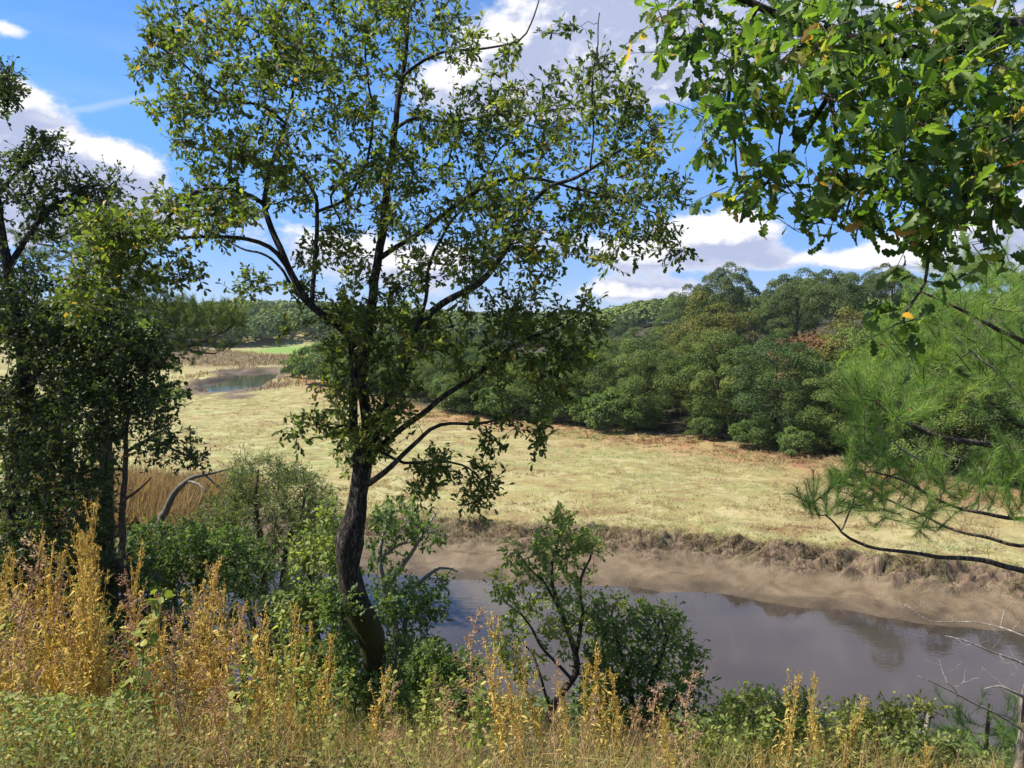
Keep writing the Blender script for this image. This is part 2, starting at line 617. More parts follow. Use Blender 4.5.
meadow = sstep(Y, 222, 236) * (1 - sstep(Y, 268, 280)) * (X > -86) * (X < -58)
wetn = tt + (fbm(X * .8, Y * 1.4, 171, 4) - .5) * .55
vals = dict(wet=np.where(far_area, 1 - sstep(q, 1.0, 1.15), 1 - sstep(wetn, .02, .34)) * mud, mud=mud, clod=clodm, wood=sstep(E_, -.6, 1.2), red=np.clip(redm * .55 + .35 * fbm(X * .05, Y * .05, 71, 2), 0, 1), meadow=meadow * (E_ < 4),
            bank=(bank_only > -.2).astype(float))
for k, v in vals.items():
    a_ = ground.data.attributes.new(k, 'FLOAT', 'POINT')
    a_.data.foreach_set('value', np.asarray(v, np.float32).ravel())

# water of the tidal creek
wm, t, out = new_mat("creek_water_material")
tc_ = t.n('ShaderNodeTexCoord')
mp = t.n('ShaderNodeMapping')
mp.inputs['Scale'].default_value = (.6, 1.5, 1)
t.put(mp.inputs[0], tc_.outputs['Object'])
n1 = t.noise(mp.outputs[0], 3.4, 3, .5, .2)
n2 = t.noise(tc_.outputs['Object'], .22, 3, .5, .5)
b = t.n('ShaderNodeBsdfPrincipled')
t.put(b.inputs['Base Color'], t.mix(t.ss(n2, .35, .65), (.036, .029, .025, 1), (.050, .040, .034, 1)))
t.put(b.inputs['Roughness'], t.ss(n2, .4, .62, .02, .06))
b.inputs['IOR'].default_value = 1.34
b.inputs['Specular IOR Level'].default_value = .8
bp = t.n('ShaderNodeBump')
bp.inputs['Strength'].default_value = .035
bp.inputs['Distance'].default_value = .05
t.put(bp.inputs['Height'], n1)
t.put(b.inputs['Normal'], bp.outputs[0])
t.put(out.inputs[0], b.outputs[0])
for (x0, x1, y0, y1) in ((-70, 70, 2, 62), (-66, -26, 92, 165)):
    mb = MB()
    gx, gy = np.linspace(x0, x1, 12), np.linspace(y0, y1, 12)
    GX, GY = np.meshgrid(gx, gy)
    ii = np.arange(11)[:, None] * 12
    jj = np.arange(11)[None]
    mb.add(np.stack([GX, GY, GX * 0 + (0 if y0 < 50 else .85)], -1).reshape(-1, 3), np.stack([ii + jj, ii + jj + 1, ii + 13 + jj, ii + 12 + jj], -1).reshape(-1, 4))
    wo_ = mb.build("river_water" if y0 < 50 else "pond_water", wm)
    wo_['kind'] = 'structure'

M = dict(
    oak=leaf_mat("oak_leaf", [(0, (.032, .050, .016)), (.35, (.075, .105, .027)), (.7, (.14, .180, .040)), (.93, (.25, .26, .055)), (1, (.30, .18, .05))], .45, .5, .25),
    oak_near=leaf_mat("near_oak_leaf", [(0, (0.036, 0.072, 0.019)), (.45, (0.090, 0.156, 0.034)), (.80, (0.156, 0.228, 0.042)), (.94, (0.288, 0.276, 0.060)), (1, (0.432, 0.240, 0.072))], 0.5, .45, .3),
    evergreen=leaf_mat("evergreen_leaf", [(0, (.024, .039, .014)), (.6, (.062, .090, .028)), (1, (.14, .175, .05))], .34, .45, .25),
    bush=leaf_mat("bush_leaf", [(0, (0.048, 0.084, 0.026)), (.6, (0.102, 0.156, 0.046)), (1, (0.180, 0.228, 0.060))], 0.42, .5, .25),
    bright=leaf_mat("bright_bush_leaf", [(0, (.08, .12, .034)), (.6, (.18, .235, .068)), (1, (.30, .31, .10))], .42, .5, .25),
    grey_bush=leaf_mat("willow_leaf", [(0, (.07, .095, .038)), (.6, (.14, .175, .062)), (1, (.22, .24, .09))], .34, .5, .25),
    wood=leaf_mat("wood_crown_leaf", [(0, (.045, .078, .020)), (.5, (.105, .150, .036)), (.85, (.17, .210, .052)), (1, (.24, .24, .065))], .13, .7, .15),
    wood_dark=leaf_mat("wood_dark_crown_leaf", [(0, (.032, .062, .020)), (.6, (.075, .120, .034)), (1, (.125, .170, .050))], .13, .7, .15),
    wood_gold=leaf_mat("turning_crown_leaf", [(0, (.07, .085, .02)), (.55, (.15, .155, .036)), (1, (.23, .19, .05))], .15, .7, .15),
    wood_rust=leaf_mat("rusty_crown_leaf", [(0, (.12, .075, .035)), (1, (.26, .14, .075))], .15, .7, .15),
    pine=leaf_mat("pine_needle", [(0, (0.075, 0.138, 0.035)), (.55, (0.169, 0.281, 0.069)), (.9, (0.300, 0.388, 0.106)), (1, (0.450, 0.300, 0.138))], 0.4, .5, .25),
    pine_far=leaf_mat("far_pine_needle", [(0, (0.048, 0.074, 0.026)), (.6, (0.102, 0.138, 0.046)), (1, (0.156, 0.186, 0.062))], 0.25, .6, .2),
    bark=bark_mat("oak_bark", (.022, .018, .014), (.105, .09, .073), moss=(.055, .055, .014)),
    twig=bark_mat("twig_bark", (.045, .036, .028), (.14, .115, .09), scale=40, bump=.2),
    pale=bark_mat("bleached_wood", (.20, .17, .14), (.42, .39, .34), scale=25, bump=.3),
    grey_wood=bark_mat("weathered_wood", (.10, .085, .07), (.24, .21, .18), scale=25, bump=.3),
    pine_bark=bark_mat("pine_bark", (.05, .038, .03), (.17, .135, .105), scale=14),
    weed=leaf_mat("dry_weed", [(0, (.25, .165, .05)), (.3, (.52, .385, .10)), (.7, (.68, .54, .18)), (.9, (.46, .34, .18)), (1, (.46, .46, .17))], .45, .7, .12, (.85, .82, .6)),
    weed_pink=leaf_mat("seeding_weed", [(0, (.22, .13, .085)), (.5, (.46, .31, .20)), (.8, (.60, .46, .29)), (1, (.62, .48, .24))], .45, .7, .12, (.85, .8, .68)),
    weed_green=leaf_mat("green_weed", [(0, (.09, .12, .025)), (.5, (.22, .25, .06)), (1, (.42, .38, .12))], .35, .6, .2),
    cover=leaf_mat("ground_cover_leaf", [(0, (.05, .08, .02)), (.3, (.13, .15, .04)), (.55, (.26, .20, .08)), (.8, (.40, .31, .13)), (1, (.36, .22, .12))], .30, .6, .15, (.9, .9, .6)),
    reed=leaf_mat("dry_reed", [(0, (.13, .085, .045)), (.5, (.29, .21, .10)), (1, (.43, .34, .18))], .25, .7, .15, (1.1, 1, .6)),
    grass=leaf_mat("marsh_grass_blade", [(0, (.16, .085, .045)), (.2, (.22, .15, .075)), (.42, (.275, .255, .125)), (.62, (.36, .345, .20)), (.82, (.21, .25, .095)), (1, (.15, .20, .055))], .22, .7, .15, (1.1, 1.05, .6)),
)


# ------------------------------------------------------------------ leaf shapes
def outline(half, fold=.18, curl=.12):
    v, f = [], []
    for (y, w_) in half:
        z = -curl * y * y
        v += [(0, y, z), (w_, y, z + fold * w_), (-w_, y, z + fold * w_)]
    for k in range(len(half) - 1):
        a_, b_ = 3 * k, 3 * k + 3
        f += [(a_, a_ + 1, b_ + 1, b_), (a_, b_, b_ + 2, a_ + 2)]
    return np.array(v, float), np.array(f)


OAK_HI = outline([(0, .012), (.10, .012), (.16, .07), (.24, .15), (.30, .13), (.35, .09), (.43, .19), (.50, .235), (.55, .20), (.585, .13), (.66, .22), (.74, .27), (.80, .22), (.825, .16), (.89, .18), (.95, .12), (1.0, .0)])
OAK_HI2 = outline([(0, .012), (.10, .012), (.18, .08), (.27, .17), (.34, .10), (.45, .21), (.52, .22), (.58, .12), (.69, .25), (.77, .24), (.82, .14), (.92, .15), (1.0, .0)], .42, .42)
OAK_LO = outline([(0, .02), (.14, .05), (.30, .19), (.40, .12), (.58, .27), (.68, .17), (.84, .23), (1, .02)])
OVAL = outline([(0, .02), (.25, .20), (.55, .27), (.85, .13), (1, .0)])
LANCE = outline([(0, .01), (.4, .10), (1, .0)], .25, .25)
DIAMOND = (np.array([(0, 0, 0), (.36, .5, .08), (0, 1, -.06), (-.36, .5, .08)], float), np.array([(0, 1, 2), (0, 2, 3)]))
NEEDLE = (np.array([(-.011, 0, 0), (.011, 0, 0), (.006, .6, -.01), (-.006, .6, -.01), (0, 1, -.05)], float), np.array([(0, 1, 2), (0, 2, 3), (3, 2, 4)]))
BLADE = (np.array([(-.02, 0, 0), (.02, 0, 0), (.015, .55, -.06), (-.015, .55, -.06), (0, 1, -.24)], float), np.array([(0, 1, 2), (0, 2, 3), (3, 2, 4)]))
STICK = (np.array([(math.cos(k * 2.094) * r_, y_, math.sin(k * 2.094) * r_) for y_, r_ in ((0, 1.0), (1, .5)) for k in range(3)]) * np.array([.016, 1, .016]),
         np.array([(0, 1, 4, 3), (1, 2, 5, 4), (2, 0, 3, 5)]))
SEED = (np.array([(.3, 0, -.17), (-.3, 0, -.17), (0, 0, .34), (0, 1, 0)], float), np.array([(0, 2, 3), (2, 1, 3), (1, 0, 3)]))


def unit(v):
    return v / (np.linalg.norm(v, axis=-1, keepdims=True) + 1e-9)


def smooth_path(pts, rad, step):
    P_ = np.asarray(pts, float)
    r_ = np.asarray(rad, float) * np.ones(len(P_))
    if len(P_) == 2:
        P_ = np.array([P_[0], (P_[0] + P_[1]) / 2, P_[1]])
        r_ = np.array([r_[0], (r_[0] + r_[1]) / 2, r_[1]])
    E0, E1 = 2 * P_[0] - P_[1], 2 * P_[-1] - P_[-2]
    Q = np.vstack([E0, P_, E1])
    op, orr = [], []
    for k in range(1, len(Q) - 2):
        n_ = max(2, int(np.linalg.norm(Q[k + 1] - Q[k]) / step))
        for s in np.linspace(0, 1, n_, endpoint=False):
            a_, b_, c_, e_ = Q[k - 1], Q[k], Q[k + 1], Q[k + 2]
            op.append(.5 * ((2 * b_) + (-a_ + c_) * s + (2 * a_ - 5 * b_ + 4 * c_ - e_) * s * s + (-a_ + 3 * b_ - 3 * c_ + e_) * s ** 3))
            orr.append(r_[k - 1] * (1 - s) + r_[k] * s)
    op.append(P_[-1])
    orr.append(r_[-1])
    return np.array(op), np.array(orr)


class Plant:
    """a woody plant: limbs drawn by hand, twigs grown from them to the leaf clusters"""
    def __init__(self, root, Y, seed, step=.08):
        self.root, self.Y, self.step = root, Y, step
        self.rng = np.random.default_rng(seed)
        self.P = np.zeros((0, 3))
        self.R = np.zeros(0)
        self.ends, self.dirs, self.rads = [], [], []
        self.limb_obs, self.limb_pts = [], []

    def w(self, p):
        return at(p[0], p[1], self.Y + (p[2] if len(p) > 2 else 0))

    def limb(self, name, pts, rad_px, mat, sides=8, lump=.0, mb=None, world=False, jit=.006):
        pw = [np.array(p, float) for p in pts] if world else [self.w(p) for p in pts]
        k = 1.0 if world else self.Y / FPX
        P_, r_ = smooth_path(pw, np.asarray(rad_px, float) * k, self.step)
        if jit:
            n_ = len(P_)
            s_ = np.linspace(0, n_ * self.step, n_)
            ph = self.rng.random(6) * 6.28
            env = np.minimum(1, np.linspace(0, 4, n_))[:, None]
            P_ = P_ + env * jit * np.stack([np.sin(s_ * 9 + ph[0]) + np.sin(s_ * 21 + ph[1]) * .6, np.sin(s_ * 8 + ph[2]) + np.sin(s_ * 19 + ph[3]) * .6, np.sin(s_ * 10 + ph[4])], -1)
        own = mb is None
        mb = mb or MB()
        mb.tube(P_, r_, sides, .5, True, lump, self.rng)
        self.P = np.vstack([self.P, P_])
        self.R = np.concatenate([self.R, r_])
        if own:
            o = mb.build(name, mat, self.root, smooth=True)
            self.limb_obs.append(o)
            self.limb_pts.append(P_)
            return o

    def owner(self, E):
        d_ = np.stack([np.min(np.linalg.norm(E[:, None] - p_[None, ::2], axis=2), axis=1) for p_ in self.limb_pts], -1)
        d_[:, 0] += .25
        return np.argmin(d_, axis=1)

    def ell(self, px, py, rx, ry, n, dY=0.0, sd=.5):
        n = int(n)
        a_ = self.rng.random(n) * 2 * np.pi
        r_ = np.sqrt(self.rng.random(n))
        dd = np.clip(self.rng.normal(0, sd, n), -1.8 * sd, 1.8 * sd)
        return np.array([at(px + rx * r_[k] * math.cos(a_[k]), py + ry * r_[k] * math.sin(a_[k]), self.Y + dY + dd[k]) for k in range(n)]).reshape(-1, 3)

    def twigs(self, C, mat=None, name="twigs", rk=1.0, up=.12, sides=5, maxr=.05, pen=.35):
        C = np.asarray(C)
        d0 = np.array([np.min(np.linalg.norm(self.P - c, axis=1)) for c in C])
        C = C[np.argsort(d0)]
        cap_ = len(self.P) + len(C) * 6
        P_, r_ = np.zeros((cap_, 3)), np.zeros(cap_)
        n_ = len(self.P)
        P_[:n_], r_[:n_] = self.P, self.R
        mb = MB()
        for c in C:
            v = c - P_[:n_]
            dist = np.linalg.norm(v, axis=1)
            cost = dist + pen * np.maximum(0, -v[:, 2]) + (r_[:n_] > maxr) * .12
            k = int(np.argmin(cost))
            p0, L = P_[k], dist[k]
            if L < .03:
                continue
            mid = (p0 + c) / 2 + np.array([0, 0, up * L]) + self.rng.normal(0, .09, 3) * L
            tt_ = np.linspace(0, 1, 6)[:, None]
            Q = (1 - tt_) ** 2 * p0 + 2 * tt_ * (1 - tt_) * mid + tt_ ** 2 * c
            Q[1:-1] += self.rng.normal(0, .022, (4, 3)) * L
            ra = min(r_[k] * .75, rk * (.0028 + .0085 * L))
            rr = np.linspace(ra, max(.0016 * rk, ra * .25), 6)
            mb.tube(Q, rr, sides, .5, False)
            P_[n_:n_ + 5], r_[n_:n_ + 5] = Q[1:], rr[1:]
            n_ += 5
            self.ends.append(c)
            self.dirs.append(c - Q[3])
        self.P, self.R = P_[:n_], r_[:n_]
        self.twig_mb = mb
        self.E, self.D = np.array(self.ends), unit(np.array(self.dirs))
        if mat:
            return mb.build(name, mat, self.root, smooth=True)

    def leaves(self, mat, tpl, size, rad=.17, n_tw=4, n_lf=5, upb=.9, droop=.15, name="foliage", pick=None, bias=0.0, spread=.16, tw_mat=None, jitter=.7, keep=1.0, split=False):
        rng = self.rng
        E, D = (self.E, self.D) if pick is None else (self.E[pick], self.D[pick])
        K = len(E)
        sz = self.rng.uniform(.75, 1.25, K)
        td = unit(D[:, None] * .55 + rng.normal(0, .75, (K, n_tw, 3)) + np.array([0, 0, .22]))
        tl = rad * rng.uniform(.45, 1.3, (K, n_tw)) * sz[:, None]
        tp = E[:, None] - D[:, None] * (rad * rng.uniform(0, .9, (K, n_tw, 1)))
        s = np.linspace(.3, 1.0, n_lf)[None, None, :, None] + rng.uniform(-.08, .08, (K, n_tw, n_lf, 1))
        lp = tp[:, :, None] + td[:, :, None] * tl[:, :, None, None] * s
        ld = unit(td[:, :, None] * .7 + rng.normal(0, .62, (K, n_tw, n_lf, 3)) + np.array([0, 0, -droop]))
        ln = unit(np.array([0, 0, upb]) + rng.normal(0, jitter, (K, n_tw, n_lf, 3)))
        ls = size * rng.uniform(.6, 1.2, (K, n_tw, n_lf))
        lid = self.owner(E) if split else None
        base = np.clip(.42 + bias + rng.normal(0, spread, (K, 1, 1)), 0, 1)
        rn = np.clip(base + rng.normal(0, .17, (K, n_tw, n_lf)), 0, .93)
        odd = rng.random((K, n_tw, n_lf)) < .018
        rn = np.where(odd, 1.0, rn)
        kp = rng.random(lp.shape[:3]).ravel() < keep
        o = None
        big = np.repeat(lid, n_tw * n_lf) if split else np.zeros(K * n_tw * n_lf, int)
        for g_ in np.unique(big):
            m_ = kp & (big == g_)
            mb = MB()
            for q_, tp_ in enumerate(tpl if isinstance(tpl, list) else [tpl]):
                mq = m_ & (np.arange(len(m_)) % (len(tpl) if isinstance(tpl, list) else 1) == q_)
                mb.inst(tp_, lp.reshape(-1, 3)[mq], ld.reshape(-1, 3)[mq], ln.reshape(-1, 3)[mq], ls.ravel()[mq], rn.ravel()[mq], wide=.85 + .3 * rng.random(int(mq.sum())))
            o = mb.build(name, mat, self.root, smooth=False)
            if split:
                o.parent = self.limb_obs[g_]
        sp, sd_ = tp.reshape(-1, 3), td.reshape(-1, 3)
        self.twig_mb.inst(STICK, sp, sd_, rng.normal(0, 1, sp.shape), tl.ravel(), .5, wide=1.0)
        return o

    def needles(self, mat, length=.14, n=70, shoot=.16, name="needles", bias=0.0, wide=1.5):
        rng = self.rng
        K = len(self.E)
        D = unit(self.D * .7 + np.array([0, 0, .55]) + rng.normal(0, .35, (K, 3)))
        L = shoot * rng.uniform(.7, 1.3, (K, 1))
        s = rng.uniform(-.35, 1, (K, n, 1))
        p = self.E[:, None] + D[:, None] * L[:, None] * s
        ax = rng.normal(0, 1, (K, n, 3))
        ax = unit(ax - (ax * D[:, None]).sum(-1, keepdims=True) * D[:, None])
        d = unit(D[:, None] * rng.uniform(.45, 1.15, (K, n, 1)) + ax * .62 + np.array([0, 0, -.05]))
        rn = np.clip(.45 + bias + rng.normal(0, .16, (K, 1)) + rng.normal(0, .15, (K, n)), 0, .93)
        rn = np.where(rng.random((K, n)) < .03, 1.0, rn)
        mb = MB()
        mb.inst(NEEDLE, p.reshape(-1, 3), d.reshape(-1, 3), rng.normal(0, 1, (K * n, 3)), (length * rng.uniform(.7, 1.15, (K, n))).ravel(), rn.ravel(), wide=wide)
        self.twig_mb.inst(STICK, self.E, D, rng.normal(0, 1, (K, 3)), L.ravel(), .5, wide=1.6)
        return mb.build(name, mat, self.root)


def base_at(px, Y):
    x = at(px, 400, Y)[0]
    return (x, Y, gz(x, Y) - .06)


# ------------------------------------------------------------------ the wood across the marsh
def canopy(seed, rx, rz, nclump, nleaf, lsize, rclump, flat=.7, lo=-.8, tpl=DIAMOND, spread=.16):
    rng = np.random.default_rng(seed)
    mb = MB()
    k = np.arange(nclump) + .5
    zz = 1 - k / nclump * (1 - lo)
    ph = np.pi * (1 + 5 ** .5) * k
    rr = np.sqrt(np.maximum(0, 1 - zz * zz))
    U = np.stack([rr * np.cos(ph), rr * np.sin(ph), zz], -1) + rng.normal(0, .12, (nclump, 3))
    depth = rng.uniform(.62, 1.0, (nclump, 1)) ** .7
    lob = 1 + .16 * np.sin(3 * np.arctan2(U[:, 1], U[:, 0]) + rng.random() * 6)[:, None] + .10 * np.sin(5 * U[:, 2:3] + rng.random() * 6)
    C = U * depth * lob * np.array([rx, rx, rz])
    cr = rclump * rng.uniform(.65, 1.25, nclump)
    u = unit(rng.normal(0, 1, (nclump, nleaf, 3)))
    u[..., 2] = np.where(u[..., 2] < -.35, -u[..., 2] * .8, u[..., 2])
    ou = unit(u + unit(C)[:, None] * .45)
    shell = rng.uniform(.55, 1.06, (nclump, nleaf, 1)) ** .5
    p = C[:, None] + ou * cr[:, None, None] * np.array([1, 1, flat * 1.15]) * shell
    nrm = unit(ou * .8 + np.array([0, 0, .35]) + rng.normal(0, .55, (nclump, nleaf, 3)))
    d = unit(np.cross(nrm, rng.normal(0, 1, (nclump, nleaf, 3))) + np.array([0, 0, -.25]))
    rn = np.clip(.45 + rng.normal(0, spread, (nclump, 1)) + rng.normal(0, .14, (nclump, nleaf)), 0, 1)
    mb.inst(tpl, p.reshape(-1, 3), d.reshape(-1, 3), nrm.reshape(-1, 3), (lsize * rng.uniform(.6, 1.3, (nclump, nleaf))).ravel(), rn.ravel())
    return mb, C


def wood_tree(name, seed, mat, label, cat, rx, rz, zc, nclump, nleaf, lsize, rclump, bark, group=None, flat=.7, lo=-.8, trunk_r=.22):
    root = thing(name, label, cat, (0, 0, 0), group)
    mb, C = canopy(seed, rx, rz, nclump, nleaf, lsize, rclump, flat, lo)
    mb.v = [v + np.array([0, 0, zc]) for v in mb.v]
    mb.build("crown", mat, root)
    rng = np.random.default_rng(seed + 500)
    tb = MB()
    top = np.array([rng.normal(0, .3), rng.normal(0, .3), zc + rz * .35])
    path, rr = smooth_path([(0, 0, -.6), (rng.normal(0, .15), rng.normal(0, .15), zc * .4), (top[0] * .6, top[1] * .6, zc * .8), top], [trunk_r * 1.25, trunk_r, trunk_r * .75, trunk_r * .3], .4)
    tb.tube(path, rr, 8)
    for k in rng.choice(len(C), min(12, len(C)), False):
        s = path[int(len(path) * rng.uniform(.4, .9))]
        e_ = C[k] * .9 + np.array([0, 0, zc])
        m_ = (s + e_) / 2 + np.array([0, 0, .25])
        pp, r2 = smooth_path([s, m_, e_], [trunk_r * .4, trunk_r * .25, .03], .5)
        tb.tube(pp, r2, 5)
    tb.build("trunk", bark, root, smooth=True)
    return root


protos = {}
OAKG = "oaks of the wood across the marsh"
for k in range(5):
    protos['oak', k] = wood_tree("oak_tree", 100 + k, M['wood'], "x", "tree", 3.9, 4.2, 4.7, 60, 640, .14, 1.18, M['bark'], lo=-1.0)
for k in range(2):
    protos['dark', k] = wood_tree("oak_tree", 120 + k, M['wood_dark'], "x", "tree", 3.8, 4.3, 4.7, 60, 640, .135, 1.15, M['bark'], lo=-1.0)
protos['gold', 0] = wood_tree("oak_tree", 131, M['wood_gold'], "x", "tree", 3.4, 3.6, 5.0, 60, 380, .165, 1.15, M['bark'])
protos['rust', 0] = wood_tree("oak_tree", 132, M['wood_rust'], "x", "tree", 2.2, 2.3, 3.6, 40, 160, .22, .9, M['bark'])
for k in range(3):
    protos['pine', k] = wood_tree("pine_tree", 140 + k, M['pine_far'], "x", "tree", 3.3, 2.5, 8.6, 44, 420, .17, 1.1, M['pine_bark'], flat=.75, lo=-.7, trunk_r=.2)
for k in range(2):
    protos['bush', k] = wood_tree("hawthorn_bush", 150 + k, M['bush'], "x", "bush", 1.7, 1.3, 1.3, 30, 170, .19, .7, M['twig'], lo=-.7, trunk_r=.07)
used = set()


def plant_copy(kind, x, y, sc, label, group=None, seed=0, dz=0.0):
    ks = [k for k in protos if k[0] == kind]
    r_ = random.Random(seed * 7 + 3)
    key = ks[r_.randrange(len(ks))]
    free = [k for k in ks if k not in used]
    if free:
        key = free[0]
    p = protos[key]
    loc = (x, y, gz(x, y) + dz)
    rz = r_.random() * 6.283
    if not hasattr(sc, '__len__'):
        sc = (sc * r_.uniform(.92, 1.1), sc * r_.uniform(.92, 1.1), sc * r_.uniform(.92, 1.08))
    if key not in used:
        used.add(key)
        p.location, p.rotation_euler, p.scale = loc, (0, 0, rz), sc
        p['label'] = label
        if group:
            p['group'] = group
        return p
    return dup(p, loc, rz, sc, label, group)


def proj(x, y, z):
    cp, sp = math.cos(PITCH), math.sin(PITCH)
    zz = z - CAMZ
    f_ = y * cp - zz * sp
    u_ = y * sp + zz * cp
    return W / 2 + FPX * x / f_, H / 2 - FPX * u_ / f_


# walk the wood's edge from near right to far left and set rows of trees behind it
seg = np.linalg.norm(np.diff(EDGE, axis=0), axis=1)
cum = np.concatenate([[0], np.cumsum(seg)])
rs = random.Random(5)
placed = []
ntree = 0
for row, off in enumerate((2.6, 7.6, 13, 19, 26, 34, 43, 54, 67, 82)):
    s = 24.0 + (row % 2) * 2.6
    stepk = 5.0 + .35 * row
    while s < cum[-1] - 10:
        k = int(np.searchsorted(cum, s) - 1)
        a_, b_ = EDGE[k], EDGE[k + 1]
        dv = (b_ - a_) / seg[k]
        nrm_ = np.array([dv[1], -dv[0]])
        p = a_ + dv * (s - cum[k]) + nrm_ * (off + rs.uniform(-.9, .9)) + dv * rs.uniform(-1, 1)
        dist = math.hypot(*p)
        far_step = stepk * (1 + max(0, dist - 80) / 90)
        s += far_step * rs.uniform(.85, 1.15)
        px, py = proj(p[0], p[1], gz(*p) + 5)
        if not (250 < px < 1160) or p[1] < 28:
            continue
        if any((p[0] - q_[0]) ** 2 + (p[1] - q_[1]) ** 2 < 12 for q_ in placed):
            continue
        if row >= 4 and p[0] < 10:
            continue
        placed.append(p)
        ntree += 1
        sc = ((.84 if p[0] > 12 else .66) if row == 0 else (.80 if p[0] > 31 else .60)) * rs.uniform(.86, 1.1)
        if dist > 90:
            sc *= 1.05
        sc = (sc * rs.uniform(.9, 1.2), sc * rs.uniform(.9, 1.2), sc * rs.uniform(.86, 1.12))
        kind = 'dark' if rs.random() < .28 else 'oak'
        if row >= 2 and rs.random() < .07:
            kind = 'gold'
        if row >= 6 and rs.random() < .30:
            kind = 'pine'
            sc = tuple(v * .85 for v in sc)
        if row == 0:
            lab = f"dark rounded oak at the front edge of the wood by the marsh"
            grp = "oaks along the front edge of the wood"
        elif kind == 'gold':
            lab, grp = "yellowing oak crown among green ones in the wood on the right hillside", "yellowing oaks in the wood"
        elif kind == 'pine':
            lab, grp = "small dark pine rising among the oaks near the hill crest", "pines among the hillside oaks"
        else:
            lab, grp = "green oak crown massed behind the front trees of the wood", OAKG
        plant_copy(kind, p[0], p[1], sc, lab, grp, ntree)

# single trees one can point to
for (px, py_top, Yd, kind, h_nat, label, grp) in [
    (728, 268, 112, 'pine', 11.4, "tall umbrella pine alone against the sky above the wood", None),
    (698, 288, 116, 'pine', 11.4, "shorter round pine just left of the lone umbrella pine", None),
    (797, 274, 98, 'pine', 11.4, "open flat topped pine on the hill crest right of the lone umbrella pine", None),
    (838, 274, 92, 'pine', 11.4, "pine with a bare lower trunk on the hill crest above the rusty bush", None),
    (893, 268, 100, 'pine', 11.4, "broad pine on the skyline under the hanging oak sprig", None),
    (985, 256, 105, 'pine', 11.4, "highest pine on the skyline behind the near pine boughs", None),
    (852, 325, 66, 'gold', 8.6, "golden yellow oak crown next to the rusty bush in the wood", None),
    (712, 306, 92, 'gold', 8.6, "amber tinted oak crown under the lone umbrella pine", None),
    (815, 338, 68, 'rust', 5.9, "small rust brown dying bush high in the wood", None),
]:
    p = at(px, py_top, Yd)
    gzz = gz(p[0], Yd)
    sc = max(.4, (p[2] - gzz) / h_nat)
    wide = sc if kind != 'pine' else min(max(sc, .75), 1.0)
    plant_copy(kind, p[0], Yd, (wide, wide, sc), label, grp, int(px))

# low bushes at the foot of the wood
for k, (px, Yd, sc, label) in enumerate([
    (612, 62.0, 1.25, "light green bush at the marsh edge left of the dark oaks"),
    (641, 61.0, .7, "small low bush beside the light green bush at the marsh edge"),
    (560, 66.5, 1.1, "rounded bush at the marsh edge behind the big oak's hanging twigs"),
    (322, 113, 2.2, "large grey green bush right of the far pond"),
    (300, 123, 1.3, "smaller bush on the bank just right of the far pond"),
    (352, 105, 1.6, "bush on the marsh edge seen past the big oak trunk"),
    (706, 58.0, .6, "low bramble clump at the feet of the front oaks"),
    (590, 64.0, .8, "dull bush in the shade left of the light green bush"),
    (755, 54.5, .8, "low bush under the front oaks halfway along the wood"),
    (800, 51.5, .65, "low bush under the front oaks close to the near pine"),
    (500, 71.0, 1.2, "bush at the wood's edge right of the big oak trunk"),
    (455, 76.0, 1.2, "bush at the wood's edge just right of the big oak's fork"),
]):
    x = at(px, 420, Yd)[0]
    plant_copy('bush', x, Yd, sc, label, None, 900 + k)

# wooded hills beyond, seen as one mass
rng = np.random.default_rng(77)
mbw = MB()
cands = []
for k in range(5200):
    a_ = rng.uniform(-.72, .75)
    r_ = 285 * (1 + 3.2 * rng.random() ** 2.0)
    cands.append((r_ * math.sin(a_), r_ * math.cos(a_)))
cands = np.array(cands)
zc = terrain(cands[:, 0], cands[:, 1])
tv, _ = DIAMOND
for (x, y), z in zip(cands, zc):
    e = float(math.hypot(x, y))
    if -86 < x < -50 and e < 300:
        continue
    nl = 150 if e < 400 else 50
    s_ = rng.uniform(.8, 1.3)
    u = unit(rng.normal(0, 1, (nl, 3)))
    u[:, 2] = np.abs(u[:, 2]) * 1.0 - .25
    p = np.array([x, y, z + 4.2 * s_]) + u * np.array([4.8, 4.8, 4.6]) * s_
    nn = unit(u + rng.normal(0, .3, (nl, 3)) + np.array([0, 0, .3]))
    mbw.inst(DIAMOND, p, np.cross(nn, rng.normal(0, 1, (nl, 3))), nn, (1.35 if e < 400 else 2.2) * s_ * rng.uniform(.6, 1.2, nl), np.clip(rng.normal(.45, .16) + rng.normal(0, .12, nl), 0, 1))
ow = mbw.build("distant_wood", M['wood'])
ow['kind'] = 'stuff'
ow['label'] = "far wooded hills on the horizon beyond the marsh"
ow['category'] = "woodland"

# rough plants round the pond and the reeds on the left
mbr = MB()
n_ = 16000
px_ = rng.uniform(-80, -18, n_)
py_ = rng.uniform(100, 222, n_)
q_ = pond_q(px_, py_)
ok = ((q_ > 1.15) & (q_ < 1.9) & (fbm(px_ * .3, py_ * .15, 35, 3) > .48) | (py_ > 160)) & (edge_dist(px_, py_) < 0)
px_, py_ = px_[ok], py_[ok]
p = np.stack([px_, py_, terrain(px_, py_) - .05], -1)
mbr.inst(BLADE, p, unit(rng.normal(0, .35, p.shape) + np.array([0, 0, 1])), rng.normal(0, 1, p.shape), rng.uniform(.3, .9, len(p)), rng.random(len(p)) * .7, wide=5)
orr = mbr.build("rough_grass", M['reed'])
orr['kind'] = 'stuff'
orr['label'] = "brown rough vegetation on the banks of the far pond"
orr['category'] = "grass"

